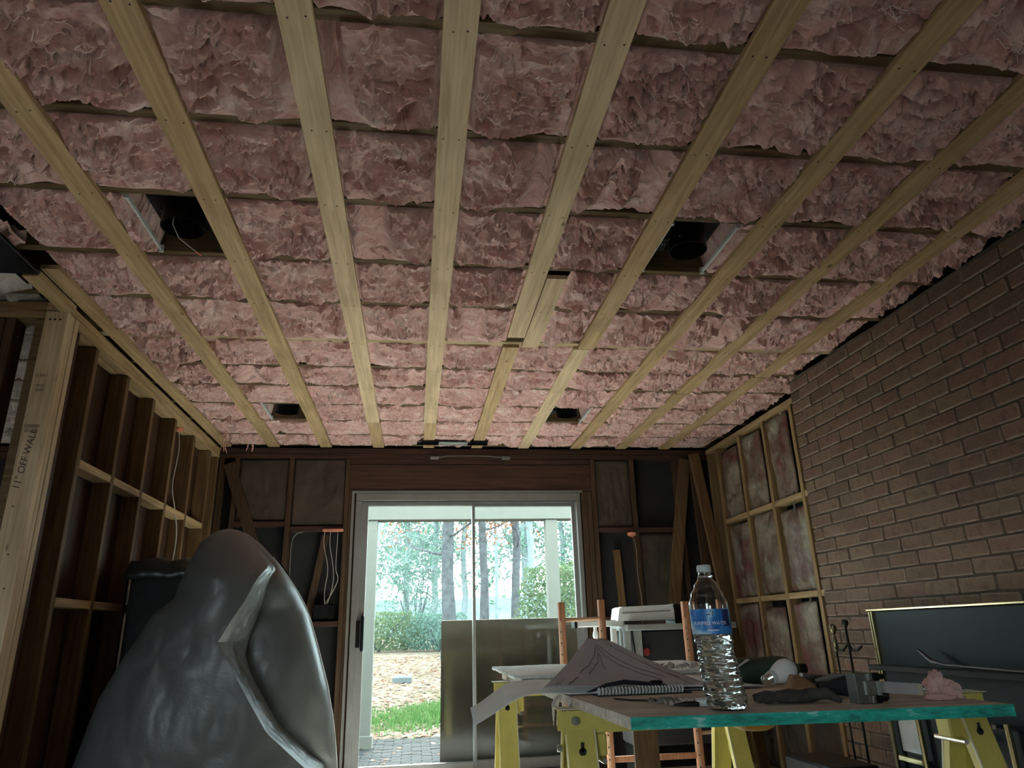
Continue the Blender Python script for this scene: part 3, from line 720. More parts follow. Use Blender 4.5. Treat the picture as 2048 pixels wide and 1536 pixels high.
# ================================================================== CEILING FITTINGS
def can_light(x, y, label, flip=1):
    t = thing('recessed_light', label, 'light', (x, y, 2.45), 'recessed cans in the ceiling')
    zb = 2.447
    n = 28; mb = MB(); rim = []
    R0 = 0.074
    for j in range(n): rim.append((x+R0*math.cos(2*PI*j/n), y+R0*math.sin(2*PI*j/n), zb+0.085))
    hx0, hx1 = (0.115, 0.15) if flip > 0 else (0.15, 0.115)
    out = []
    for j in range(n):
        c_, s_ = math.cos(2*PI*j/n), math.sin(2*PI*j/n); k = 1/max(abs(c_), abs(s_), 1e-6)
        out.append((x+max(-hx0, min(hx1, 0.15*k*c_)), y+0.14*k*s_*1.0 if abs(0.14*k*s_) <= 0.14 else y+math.copysign(0.14, s_), zb+0.085))
    mb.raw(rim+out, [(j, (j+1) % n, n+(j+1) % n, n+j) for j in range(n)])
    mb.build('mounting_plate', black_m, t, smooth=False)
    MB().lathe([(R0, zb+0.0), (R0+0.003, zb), (R0+0.003, zb+0.16), (R0-0.002, zb+0.165), (0, zb+0.165)], (x, y, 0), n=32).build('housing', black_m, t)
    MB().lathe([(R0-0.002, zb+0.001), (R0-0.004, zb+0.15), (0.0, zb+0.155)], (x, y, 0), n=32).build('inner_sleeve', black_m, t)
    jx = x+flip*0.118
    B((jx-0.03, y-0.05, zb+0.02), (jx+0.03, y+0.05, zb+0.11), 0.004).build('junction_box', black_m, t)
    for sx in (-1, 1):
        bx = x+sx*0.135
        mb = MB(); mb.box((bx-0.004, y-0.185, zb+0.004), (bx+0.004, y+0.185, zb+0.02)); mb.box((bx-0.009, y-0.188, zb+0.0), (bx+0.009, y-0.178, zb+0.03)); mb.box((bx-0.009, y+0.178, zb+0.0), (bx+0.009, y+0.188, zb+0.03))
        mb.build('hanger_bar', galv, t, smooth=False)
    sc = MB()
    for a in (0.6, 2.3, 4.0): sc.lathe([(0.004, 0), (0.004, 0.003)], (x+0.088*math.cos(a), y+0.088*math.sin(a), zb+0.026), n=6, close=True)
    for q in range(4): sc.box((jx-0.02+q*0.011, y-0.02, zb+0.0175), (jx-0.015+q*0.011, y-0.005, zb+0.02))
    sc.build('screws', steel, t, kind='stuff', smooth=False)
    return t
c1 = can_light(-0.885, 2.437, 'black recessed can light in the ceiling at upper left, bare wire hanging from it')
can_light(1.090, 2.437, 'black recessed can light in the ceiling at upper right, bright hanger bar on its left', -1)
can_light(-0.885, 4.775, 'black recessed can light near the far wall, left of the door')
can_light(1.07, 4.775, 'black recessed can light near the far wall, right of the ceiling centre', -1)
MB().tube([(-0.915, 2.42, 2.60), (-0.92, 2.43, 2.46), (-0.905, 2.47, 2.425), (-0.86, 2.53, 2.405)], 0.0022, 6).build('wire', wire_w, c1)
MB().tube([(-0.86, 2.53, 2.405), (-0.842, 2.55, 2.398)], 0.0035, 6).build('wire_tip', foam_o, c1)

br = thing('ceiling_bracket', 'long dark metal mounting bracket under the strips above the sliding door', 'bracket', (0.28, 5.49, 2.41))
mb = MB(); mb.box((0.0, 5.45, 2.428), (0.565, 5.455, ZC-0.001)); mb.box((0.0, 5.45, ZC-0.003), (0.565, 5.53, ZC-0.001)); mb.box((0.0, 5.525, 2.415), (0.565, 5.53, ZC-0.001)); mb.build('channel', black_m, br)
B((0.17, 5.455, 2.412), (0.40, 5.525, 2.430), 0.004).build('cover_plate', grey_p, br)
for x in (0.19, 0.38): MB().lathe([(0.006, 0), (0.006, 0.004)], (x, 5.47, 2.409), n=8, close=True).build('bolt', steel, br)
B((0.36, 5.50, 2.437), (0.47, 5.58, 2.50), 0.004).build('junction_box', black_m, br)

bx = thing('steel_beam_end', 'black metal beam end at the ceiling above the opening on the left', 'beam', (-1.6, 2.4, 2.40))
B((-1.68, 1.7, 2.395), (-1.515, 2.755, 2.412), 0.003).build('lower_flange', black_m, bx)
B((-1.605, 1.7, 2.412), (-1.59, 2.755, 2.46), 0.002).build('web', black_m, bx)
tag(MB().beam((-1.555, 2.76, 2.405), (-1.545, 3.08, 2.395), 0.06, 0.03).build('timber_block', stud_y), 'short pale timber block between the black beam end and the corner post', 'timber')

# cables in the stud bays
def cable(pts, label, mat=wire_w, r=0.0045):
    # smooth the path
    p = [Vector(q) for q in pts]; out = []
    for i in range(len(p)-1):
        a, b_, c_, d = p[max(i-1, 0)], p[i], p[i+1], p[min(i+2, len(p)-1)]
        for k in range(5):
            t = k/5; out.append(0.5*((2*b_)+(c_-a)*t+(2*a-5*b_+4*c_-d)*t*t+(3*b_-a-3*c_+d)*t**3))
    out.append(p[-1]); return tag(MB().tube(out, r, 6).build('cable', mat), label, 'cable')
cable([(-1.60, 4.86, 2.34), (-1.59, 4.88, 2.2), (-1.585, 4.83, 1.95), (-1.56, 4.86, 1.80), (-1.54, 4.90, 1.6), (-1.56, 4.88, 1.2), (-1.58, 4.88, 0.8)], 'pale cable running down a bay of the left stud wall')
tag(MB().lathe([(0.0, -0.02), (0.025, -0.01), (0.03, 0.005), (0.012, 0.02)], (-1.595, 4.86, 2.34), n=10).build('foam_blob', foam_o), 'small orange foam blob where the cable leaves the left top plate', 'foam')
cable([(2.55, 4.46, 2.39), (2.535, 4.45, 2.25), (2.53, 4.48, 2.0), (2.52, 4.43, 1.83), (2.50, 4.42, 1.74), (2.53, 4.48, 1.5), (2.52, 4.42, 1.20), (2.53, 4.5, 1.0), (2.53, 4.46, 0.5)], 'grey cable running down the right stud wall beside the brick', wire_d, 0.006)
tag(MB().lathe([(0.0, -0.02), (0.022, -0.012), (0.028, 0.005), (0.012, 0.02)], (2.545, 4.46, 2.385), n=10).build('foam_blob', wire_w), 'small pale foam blob at the top plate of the right stud wall', 'foam')
for k, (x, e) in enumerate(((-0.70, -0.66), (-0.655, -0.62), (-0.60, -0.60))):
    cable([(x, YF-0.01, 1.765), (x, YF-0.02, 1.66), (e, YF-0.025, 1.48), (e+0.015*(k-1), YF-0.02, 1.30+0.04*k), (e-0.05*k, YF-0.01, 1.16)], ['leftmost', 'middle', 'rightmost'][k]+' of three thin cables hanging left of the door frame', wire_w, 0.003)
cable([(-0.86, YF-0.01, 1.765), (-0.92, YF-0.015, 1.74), (-0.945, YF-0.02, 1.65), (-0.94, YF-0.015, 1.35), (-0.945, YF-0.01, 1.0)], 'cable bent round the stud left of the hanging cables', wire_d, 0.004)
tag(B((-0.72, YF-0.028, 1.762), (-0.56, YF+0.0, 1.785), 0.006).build('foam_blob', foam_o), 'orange foam bead over the three cables left of the door', 'foam')
tag(MB().lathe([(0.0, -0.03), (0.035, -0.015), (0.04, 0.005), (0.0, 0.02)], (1.765, YF-0.005, 1.725), n=10).build('foam_blob', foam_o), 'orange foam blob under the noggin right of the door', 'foam')
cable([(1.77, YF-0.01, 1.70), (1.79, YF-0.02, 1.6), (1.785, YF-0.02, 1.4), (1.80, YF-0.02, 1.2), (1.79, YF-0.015, 1.0)], 'cable hanging from the foam blob right of the door', wire_d, 0.004)
B((-0.75, YF-0.03, 1.12), (-0.60, YF+0.03, 1.22), 0.006).build('outlet_box_tmp', black_m)
tag(bpy.data.objects['outlet_box_tmp'], 'black outlet box at the lower end of the three cables', 'outlet box'); bpy.data.objects['outlet_box_tmp'].name = 'outlet_box'
# loose boards leaning in the far right corner
tag(MB().beam((2.43, 5.22, 0.0), (2.245, 5.40, 2.32), 0.075, 0.038, (0, 1, 0)).build('leaning_board', stud_l), 'long timber stud leaning in the far right corner', 'timber')
tag(MB().beam((2.30, 5.50, 0.0), (2.33, 5.655, 2.30), 0.05, 0.038, (0, 1, 0)).build('leaning_board', old_z), 'dark timber stud standing behind the leaning one in the right corner', 'timber')

# ================================================================== FIREPLACE
fp = thing('fireplace_insert', 'black fireplace insert with thin polished brass trim set into the brick wall', 'fireplace', (2.28, 2.7, 0))
Y0, Y1, ZT = 1.95, 3.425, 1.037
B((2.255, Y0, 0.05), (XB+0.009, Y1, ZT), 0.003).build('surround_panel', fire_m, fp)
B((2.235, Y0-0.02, ZT-0.001), (2.335, Y1+0.018, ZT+0.011), 0.003).build('top_trim', brass, fp)
for y_ in (Y1+0.006, Y1-0.012): B((2.243, y_-0.005, 0.05), (2.262, y_+0.005, ZT-0.002), 0.002).build('side_trim', brass, fp)
B((2.16, Y0, 0.772), (2.256, Y1-0.04, 0.795), 0.003).build('ledge', grey_p if False else dark_w, fp)
# door bay below
B((2.19, Y0, 0.06), (2.2545, Y1-0.10, 0.60), 0.004).build('firebox', fire_m, fp)
for y_ in (3.30, 3.10, 2.77, 2.60):
    MB().tube([(2.165, y_, 0.10), (2.165, y_, 0.62)], 0.011, 8).build('door_bar', brass if y_ in (3.10, 2.60) else dbrass, fp)
B((2.16, 3.12, 0.40), (2.185, 3.28, 0.425), 0.004).build('door_rail', brass, fp)
B((2.16, 2.64, 0.15), (2.185, 3.08, 0.17), 0.004).build('door_rail', dbrass, fp)
B((2.183, 3.13, 0.44), (2.189, 3.27, 0.60), 0.001).build('glass_panel', plain('pale_reflecting_glass', (0.42, 0.42, 0.43), 0.15, 0.3, var=0.2), fp)
MB().tube([(2.15, 2.74, 0.545), (2.10, 2.74, 0.545)], 0.016, 10).build('handle', black_m, fp)
# poker lying on the ledge
pk = thing('fire_poker', 'dark bent metal poker lying on the ledge of the fireplace', 'poker', (2.19, 2.8, 0.80))
MB().tube([(2.20, 3.06, 0.868), (2.195, 3.02, 0.85), (2.19, 2.97, 0.823), (2.19, 2.90, 0.812), (2.19, 2.5, 0.803), (2.19, 2.2, 0.803)], [0.004, 0.008, 0.009, 0.006, 0.006, 0.006], 8).build('shaft', plain('dull_iron', (0.09, 0.085, 0.085), 0.4, 0.7), pk)
# tool stand
ts = thing('fireplace_tool_stand', 'dark iron fireplace tool stand with brass handles beside the fireplace', 'tool stand', (2.20, 3.60, 0))
MB().lathe([(0.0, 0), (0.09, 0.0), (0.09, 0.012), (0.02, 0.03), (0.008, 0.05)], (2.20, 3.58, 0), n=20).build('base', black_m, ts)
MB().tube([(2.20, 3.58, 0.02), (2.20, 3.58, 0.975)], 0.006, 8).build('stem', black_m, ts)
MB().lathe([(0.0, 0.965), (0.008, 0.967), (0.018, 0.983), (0.016, 0.997), (0.0, 1.005)], (2.20, 3.58, 0), n=14).build('finial', black_m, ts)
MB().tube([(2.20, 3.69, 0.88), (2.19, 3.67, 0.857), (2.19, 3.62, 0.853), (2.20, 3.58, 0.89), (2.19, 3.54, 0.853), (2.19, 3.49, 0.857), (2.20, 3.47, 0.875)], 0.006, 8).build('hook_arm', black_m, ts)
hd = MB().lathe([(0.0, 0.855), (0.008, 0.86), (0.012, 0.872), (0.006, 0.885), (0.012, 0.90), (0.011, 0.925), (0.006, 0.945), (0.013, 0.955), (0.02, 0.972), (0.017, 0.99), (0.0, 1.0)], (2.185, 3.675, -0.015), n=14).build('tool_handle', dbrass, ts)
MB().tube([(2.185, 3.675, 0.845), (2.19, 3.672, 0.12)], 0.005, 8).build('tool_shaft', black_m, ts)
tag(B((1.84, 3.30, 0.0), (2.08, 3.72, 0.38), 0.01).build('hearth_box', black_m), 'black box with metal rim standing below the fireplace tools', 'box')

# ================================================================== WORK TABLE
TZ = 0.82
tb = thing('work_table_top', 'worn plywood sheet with chipped teal front edge laid on two yellow sawhorses', 'table top', (0.85, 2.2, TZ))
FL, FR, BR, BL = (0.436, 1.522), (1.237, 1.456), (1.26, 3.30), (0.385, 3.30)
mb = MB(); q = [FL, FR, BR, BL]
mb.raw([(x, y, TZ-0.023) for x, y in q]+[(x, y, TZ) for x, y in q], [(3, 2, 1, 0), (4, 5, 6, 7), (0, 1, 5, 4), (1, 2, 6, 5), (2, 3, 7, 6), (3, 0, 4, 7)])
mb.build('sheet', ply_t, tb)
MB().beam((FL[0]+0.0003, FL[1]-0.0012, TZ-0.0115), (FR[0], FR[1]-0.0012, TZ-0.0115), 0.003, 0.0228, (0, 0, 1)).build('painted_edge', teal, tb)

def sawhorse(x0, x1, y, label, zt=TZ-0.0235):
    t = thing('sawhorse', label, 'sawhorse', ((x0+x1)/2, y, 0), 'yellow sawhorses under the table')
    bm_ = MB(); bm_.box((x0, y-0.033, zt-0.058), (x1, y-0.029, zt-0.002)); bm_.box((x0, y+0.029, zt-0.058), (x1, y+0.033, zt-0.002)); bm_.box((x0, y-0.033, zt-0.004), (x1, y+0.033, zt-0.002)); bm_.build('beam', yellow, t)
    B((x0-0.01, y-0.037, zt-0.002), (x1+0.01, y+0.037, zt)).build('top_strip', pale_y, t)
    for ex, inner in ((x0, 1), (x1, -1)):
        for sy in (-1, 1):
            a = Vector((ex+inner*0.047, y+sy*0.034, zt-0.05)); b_ = Vector((ex+inner*0.040, y+sy*0.25, 0.0))
            lg = MB(); lg.beam(a, b_, 0.074, 0.004, (0, sy, 0.0)); lg.beam(a+Vector((inner*-0.035, -sy*0.012, 0)), b_+Vector((inner*-0.035, -sy*0.012, 0)), 0.004, 0.026, (0, sy, 0)); lg.beam(a+Vector((inner*0.035, -sy*0.012, 0)), b_+Vector((inner*0.035, -sy*0.012, 0)), 0.004, 0.026, (0, sy, 0))
            leg = lg.build('leg', yellow, t)
            d = (b_-a)/(b_-a).length
            ed = MB()
            ed.beam(a+Vector((inner*0.036, sy*0.002, 0)), b_+Vector((inner*0.036, sy*0.002, 0)), 0.004, 0.006, (0, sy, 0)); ed.build('leg_edge', pale_y, leg)
            kh = MB(); c_ = a+d*0.05+Vector((0, sy*0.003, 0)); R = Matrix.Rotation(PI/2, 3, 'X')
            kh.lathe([(0.0095, -0.0015), (0.0095, 0.0015)], c_, R, 14, True); kh.box(c_+Vector((-0.0035, -0.0015, 0)), c_+Vector((0.0035, 0.0015, 0.022))); kh.build('keyhole', dark_w, leg)
            R = Matrix.Rotation(PI/2, 3, 'X')
            MB().lathe([(0.0, -0.004), (0.011, -0.003), (0.012, 0.004)], (ex+inner*0.035, y+sy*0.036, zt-0.028), R if sy > 0 else Matrix.Rotation(-PI/2, 3, 'X'), 12).build('bolt', steel, t)
        hb = MB(); hb.box((ex+inner*0.095-0.022, y-0.028, zt-0.115), (ex+inner*0.095+0.022, y+0.028, zt-0.06), bev=0.004); hb.build('hinge_block', yellow, t)
        MB().tube([(ex+inner*0.10, y-0.06, zt-0.12), (ex+inner*0.10, y+0.06, zt-0.12)], 0.007, 8).build('spreader', steel, t)
        MB().lathe([(0.0, -0.008), (0.008, -0.006), (0.009, 0.006), (0.0, 0.008)], (ex-inner*0.008, y-0.03, zt-0.09), Matrix.Rotation(PI/2, 3, 'Y'), 10).build('side_knob', steel, t)
    return t
sawhorse(0.382, 1.585, 2.0, 'yellow metal sawhorse nearest the camera, under the teal-edged plywood')
sawhorse(0.335, 1.37, 3.15, 'yellow metal sawhorse farther back, its end showing left of the papers')
# white board lying over the far end
P = np.stack(np.meshgrid(np.linspace(0, 1, 40), np.linspace(0, 1, 30)), -1)
X = 0.375+0.95*P[..., 0]; Y = 2.78+0.85*P[..., 1]
ragged = 0.012*fbm(X*40, Y*40, np.zeros_like(X), 3)
edge = ((P[..., 1] > 0.99) | (P[..., 1] < 0.01) | (P[..., 0] < 0.01))
Z = TZ+0.008+0.003*fbm(X*6, Y*6, np.zeros_like(X), 3)
wbd = MB().grid(np.stack([X+edge*ragged, Y+edge*ragged, Z], -1)).build('white_board', plain('white_scuffed_board', (0.80, 0.85, 0.83), 0.7, var=0.25, scale=20), None, solid=0.012)
tag(wbd, 'white scuffed board with ragged edges lying on the far end of the table', 'board')
mb = MB()
for k in range(26):
    x = 0.86+random.random()*0.42; p = Vector((x, 2.80+random.random()*0.06, TZ+0.024)); path = [p]
    for q_ in range(4): p = p+Vector((random.gauss(0, .008), random.gauss(0, .006), random.uniform(0.000, 0.007))); path.append(p)
    mb.tube(path, [0.007, 0.008, 0.006, 0.004, 0.001], 5)
tag(mb.build('fibre_scraps', greyw, None), 'torn pale fibre scraps along the edge of the white board', 'scraps')['kind'] = 'stuff'

# papers
def sheet(name, P, mat, label, cat='paper', thick=0.0008):
    return tag(MB().grid(P).build(name, mat, None, solid=thick), label, cat)
U, V = np.meshgrid(np.linspace(0, 1, 46), np.linspace(0, 1, 26))
# pale sheet whose left corner droops off the table
X = 0.165+0.83*U; 
yf = 2.045+0.02*U+0.035*np.clip((0.42-X)/0.22, 0, 1); yb_ = 2.62-0.40*np.clip((0.42-X)/0.24, 0, 1)
Y = yf+(yb_-yf)*V
dr = np.clip((0.405-X)/0.24, 0, 1)
Z = TZ+0.009-0.075*dr**1.5*(1-0.35*V)+0.016*np.exp(-((X-0.30)/0.07)**2)+0.0035*np.sin(X*11)*(1-dr)+0.006*V*(1-U)
sheet('drawing_sheet', np.stack([X, Y, Z], -1), paper_b, 'pale blue drawing sheet with its left corner drooping off the table')
Z2 = Z-0.004-0.002*V
sheet('drawing_sheet', np.stack([0.42+0.55*U, 2.05+0.5*V, TZ+0.0042+0*X], -1), paper_g, 'grey drawing sheet lying under the pale blue one')
# lifted grey sheets, far corners curled up to a peak
def peak(bl, br, apex, lift, label, name='blueprint_sheet'):
    s_ = U; t = V
    base = np.array(bl)[None, None, :]*(1-s_)[..., None]+np.array(br)[None, None, :]*s_[..., None]
    top = np.array(apex)[None, None, :]+(s_-0.5)[..., None]*np.array((0.03, -0.004, -0.006))
    Pp = base*(1-t)[..., None]+top*t[..., None]
    bend = -lift*np.sin(t*PI)*(0.6+0.4*np.cos((s_-0.5)*PI))
    Pp[..., 2] += bend+0.004*np.sin(s_*9)*t*(1-t)*4*0.5
    o = sheet(name, Pp, paper_g, label)
    mb = MB()
    for (s0, t0, s1, t1) in ((0.5, 0.9, 0.86, 0.12), (0.62, 0.9, 0.93, 0.16), (0.5, 0.82, 0.30, 0.30), (0.08, 0.05, 0.10, 0.18), (0.16, 0.05, 0.2, 0.22), (0.5, 0.75, 0.47, 0.4), (0.2, 0.3, 0.45, 0.85)):
        pts = []
        for k in range(9):
            s2, t2 = s0+(s1-s0)*k/8, t0+(t1-t0)*k/8; i, j = t2*25, s2*45; i0, j0 = int(i), int(j)
            pts.append(Vector(Pp[min(i0, 25), min(j0, 45)])+Vector((0, -0.0012, 0.0016)))
        mb.tube(pts, 0.0007, 4)
    mb.build('drawn_lines', ink, o, kind='stuff')
    return o
peak((0.36, 2.10, TZ+0.020), (0.80, 2.10, TZ+0.012), (0.585, 2.42, 0.962), 0.012, 'grey blueprint sheet curled up to a peak on the table, in front')
peak((0.40, 2.14, TZ+0.016), (0.86, 2.15, TZ+0.008), (0.635, 2.46, 0.958), 0.012, 'grey blueprint sheet curled up just behind the front peaked one')
tag(B((0.655, 2.055, TZ+0.0225), (0.69, 2.075, TZ+0.031), 0.004).build('paper_clip', black_m), 'small black clip on the front edge of the papers', 'clip')
# spiral notebook
nbk = thing('spiral_notebook', 'dark spiral-bound notebook with white coil under the papers', 'notebook', (0.6, 2.1, TZ))
B((0.49, 1.995, TZ+0.0005), (0.75, 2.32, TZ+0.0032), 0.001).build('cover', navy, nbk)
for k in range(26):
    x = 0.494+k*0.0092
    a = [(x+0.0006*math.sin(q_), 2.005+0.009*math.cos(q_), TZ+0.0115+0.0085*math.sin(q_)) for q_ in np.linspace(0, 2*PI, 13)]
    if k == 0: coil = MB()
    coil.tube(a, 0.0027, 6, cap=False)
coil.build('coil', white_p, nbk, kind='stuff')
tag(MB().tube([(0.47, 2.065, TZ+0.004), (0.50, 2.06, TZ+0.014), (0.53, 2.06, TZ+0.024), (0.58, 2.06, TZ+0.030), (0.66, 2.06, TZ+0.022), (0.74, 2.06, TZ+0.010)], [0.002, 0.004, 0.005, 0.006, 0.005, 0.002], 8).build('dark_cloth', navy), 'rolled dark cloth lying across the spiral notebook', 'cloth')
# bits on the table
tag(MB().tube([(0.505, 1.90, TZ+0.004), (0.50, 1.87, TZ+0.005), (0.53, 1.83, TZ+0.004), (0.575, 1.80, TZ+0.004)], 0.0022, 6).build('wire_loop', black_m), 'thin dark wire loop on the table in front of the notebook', 'wire')
mb = MB()
for k in range(9):
    a = k/9*2*PI; mb.tube([(0.585+0.032*math.cos(a+q_)*(1-0.3*math.sin(k)), 1.755+0.028*math.sin(a+q_), TZ+0.003+0.009*abs(math.sin(q_*2+k))) for q_ in np.linspace(0, 2.4, 9)], 0.0016, 5)
tag(mb.build('chain_pile', wire_d), 'small pile of fine grey chain left of the water bottle', 'chain')
pn_ = thing('pliers', 'dark pliers with pale grip lying behind the base of the water bottle', 'pliers', (0.62, 1.66, TZ))
for s_ in (-1, 1): MB().tube([(0.582, 1.668+s_*0.002, TZ+0.005), (0.61, 1.667+s_*0.007, TZ+0.006), (0.635, 1.664+s_*0.008, TZ+0.006)], [0.002, 0.005, 0.005], 6).build('jaw', black_m, pn_)
MB().tube([(0.633, 1.664, TZ+0.009), (0.665, 1.655, TZ+0.009)], 0.009, 8).build('grip', white_p, pn_)
mb = MB()
for k in range(30):
    p = Vector((0.62+random.gauss(0, .03), 1.74+random.gauss(0, .02), TZ+0.002)); mb.tube([p, p+Vector((random.gauss(0, .008), random.gauss(0, .008), random.uniform(.002, .012)))], [0.003, 0.001], 4)
tag(mb.build('fibre_scraps', greyw), 'pale fibre scraps scattered beside the chain pile', 'scraps')['kind'] = 'stuff'
# torn splinters on the left corner of the sheet
mb = MB()
for k in range(7):
    p = Vector((0.405+random.uniform(-.01, .02), 2.06+random.gauss(0, .05), TZ-0.004)); mb.tube([p, p+Vector((-0.012, 0, -0.02)), p+Vector((-0.016+random.gauss(0, .004), 0, -0.03-random.random()*0.05))], [0.004, 0.003, 0.001], 5)
tag(mb.build('torn_fibres', greyw), 'torn fibres hanging off the left edge of the plywood', 'scraps')['kind'] = 'stuff'

# ------------------------------------------------ water bottle
def bottle(x, y):
    t = thing('water_bottle', 'clear plastic bottle of purified water with blue label standing on the table', 'bottle', (x, y, TZ))
    H = 0.300; lean = 0.020
    def prof(z):
        pts = [(0, 0.036), (0.008, 0.0425), (0.03, 0.043), (0.06, 0.0415), (0.10, 0.0395), (0.125, 0.0385), (0.14, 0.041), (0.155, 0.0425), (0.20, 0.0425), (0.215, 0.0425), (0.235, 0.036), (0.255, 0.0265), (0.272, 0.0165), (0.279, 0.0135), (0.291, 0.0130)]
        for (a, ra), (b_, rb) in zip(pts[:-1], pts[1:]):
            if a <= z <= b_:
                f = (z-a)/(b_-a); f = f*f*(3-2*f) if b_-a > 0.012 else f; r = ra+(rb-ra)*f; break
        else: r = pts[-1][1]
        if 0.022 < z < 0.138: r += 0.0011*math.sin((z-0.022)*2*PI/0.0125)
        return r
    n = 56; hs = np.linspace(0, 0.291, 120)
    def skin(off, h0, h1, dent):
        V_ = []; hh = [h for h in hs if h0 <= h <= h1]
        for h in hh:
            for j in range(n):
                a = 2*PI*j/n; r = prof(h)-off
                if dent and h < 0.14: r += 0.0012*math.sin(7*a+h*180)*min(1, h/0.02)
                if h < 0.02: r *= 1-0.035*(math.cos(5*a)**2)*(1-h/0.02)
                V_.append((r*math.cos(a), r*math.sin(a), h))
        F_ = [(i*n+j, i*n+(j+1) % n, (i+1)*n+(j+1) % n, (i+1)*n+j) for i in range(len(hh)-1) for j in range(n)]
        return V_, F_, len(hh)
    def place(p):
        return (x+p[0]-lean*(p[2]/H)-0.006*math.sin(p[2]/0.291*PI), y+p[1], TZ+p[2]+0.001)
    Vo, Fo, no = skin(0, 0, 0.291, True); Vi, Fi, ni = skin(0.0007, 0.0012, 0.291, True)
    mb = MB(); k = len(Vo); mb.raw([place(p) for p in Vo+Vi], Fo+[tuple(i+k for i in reversed(f)) for f in Fi]+[tuple(reversed(range(n))), tuple(k+j for j in range(n))]+[((no-1)*n+j, (no-1)*n+(j+1) % n, k+(ni-1)*n+(j+1) % n, k+(ni-1)*n+j) for j in range(n)])
    mb.sm = True; body = mb.build('bottle_body', pet, t)
    Vw, Fw, nw = skin(0.0011, 0.002, 0.150, True)
    mb = MB(); mb.raw([place(p) for p in Vw], Fw+[tuple(reversed(range(n))), tuple((nw-1)*n+j for j in range(n))]); mb.sm = True; mb.build('water', water, t)
    # label
    Vl = []; zz = np.linspace(0.152, 0.204, 6)
    for h in zz:
        for j in range(n): a = 2*PI*j/n; r = prof(h)+0.0005; Vl.append(place((r*math.cos(a), r*math.sin(a), h)))
    mb = MB(); mb.raw(Vl, [(i*n+j, i*n+(j+1) % n, (i+1)*n+(j+1) % n, (i+1)*n+j) for i in range(5) for j in range(n)]); mb.sm = True
    lb = mb.build('label', label_m, t)
    A0 = -PI/2-0.42
    def wrap(cx, cz, off=0.0012):
        def f(tx, ty):
            h = cz+ty; r = prof(min(max(h, 0.153), 0.204))+off; a = A0+(cx+tx)/r; return place((r*math.cos(a), r*math.sin(a), h))
        return f
    text_mesh('PURIFIED WATER', 0.0100, wrap(-0.001, 0.1745), 'lettering', white_i, lb)
    text_mesh('7', 0.013, wrap(0.008, 0.1935), 'numeral', navy_i, lb)
    for cx, cz, L, h_, mt_ in ((-0.002, 0.1925, 0.009, 0.0022, navy_i), (0.004, 0.160, 0.026, 0.0018, white_i)):
        g = MB(); f = wrap(cx, cz, 0.001)
        xs = np.linspace(-L/2, L/2, 8); g.raw([f(a, b_) for b_ in (-h_/2, h_/2) for a in xs], [(i, i+1, i+9, i+8) for i in range(7)]); g.build('small_print', mt_, lb)
    g = MB(); f = wrap(0.040, 0.185, 0.0009); xs = np.linspace(-0.010, 0.010, 8); g.raw([f(a, b_) for b_ in (-0.017, 0.017) for a in xs], [(i, i+1, i+9, i+8) for i in range(7)]); g.build('dark_print', navy_i, lb)
    cx, cy, cz = place((0, 0, 0.2845))
    mb = MB(); pr_ = [(0.0155, 0), (0.0158, 0.002), (0.0155, 0.0135), (0.014, 0.0155), (0.0, 0.0158)]
    mb.lathe(pr_, (cx, cy, cz), n=48); mb.v = [((px-cx)*(1+0.02*(i % 2))+cx, (py-cy)*(1+0.02*(i % 2))+cy, pz) for i, (px, py, pz) in enumerate(mb.v)]
    mb.build('cap', white_p, t)
    MB().lathe([(0.0135, 0.274), (0.0165, 0.2745), (0.0165, 0.277), (0.0135, 0.2775)], (cx+0.001, cy, TZ), n=32).build('neck_ring', pet, t)
    return t
bottle(0.672, 1.585)

# ------------------------------------------------ things right of the bottle
# light bulb
R = Matrix.Rotation(math.radians(57), 3, 'Y') @ Matrix.Rotation(0.0, 3, 'X')
lbt = thing('light_bulb', 'white frosted light bulb lying behind the work glove', 'bulb', (0.95, 1.92, TZ))
ax = Vector((0.80, 0.28, 0.24)).normalized(); RR = ax.to_track_quat('Z', 'Y').to_matrix(); c0 = Vector((0.912, 1.895, TZ+0.030))
MB().lathe([(0.0135, 0.026), (0.017, 0.034), (0.0215, 0.046), (0.027, 0.062), (0.030, 0.078), (0.0285, 0.092), (0.022, 0.104), (0.011, 0.111), (0, 0.1125)], c0, RR, 28).build('globe', bulb_w, lbt)
MB().lathe([(0.0138, 0.0205), (0.0165, 0.021), (0.0175, 0.028), (0.0172, 0.034)], c0, RR, 28).build('collar', white_p, lbt)
MB().lathe([(0.0, -0.004), (0.005, -0.003), (0.012, 0.0)]+[(0.0125+0.0012*math.sin(k*PI/2), k*0.00125) for k in range(1, 17)]+[(0.0135, 0.021)], c0, RR, 24).build('screw_base', steel, lbt)
# green bottle lying behind
gb = thing('green_bottle', 'dark green plastic bottle lying on its side behind the light bulb', 'bottle', (1.05, 2.2, TZ))
gx = Vector((1, -0.05, 0)).normalized(); RG = gx.to_track_quat('Z', 'Y').to_matrix()
MB().lathe([(0.0, 0), (0.03, 0.002), (0.037, 0.012), (0.038, 0.05), (0.038, 0.155), (0.034, 0.178), (0.022, 0.20), (0.013, 0.212), (0.012, 0.225)], (0.965, 2.22, TZ+0.0385), RG, 28).build('body', green_p, gb)
MB().lathe([(0.0145, 0.214), (0.0145, 0.236), (0.0, 0.237)], (0.965, 2.22, TZ+0.0385), RG, 18).build('cap', black_m, gb)
sheet('paper_scrap', np.stack([0.955+0.055*U[:8, :12]*46/12, 2.17+0.03*V[:8, :12]*26/8, TZ+0.045+0.028*(U[:8, :12]*46/12)], -1), paper_b, 'small pale paper scrap sticking up beside the water bottle')
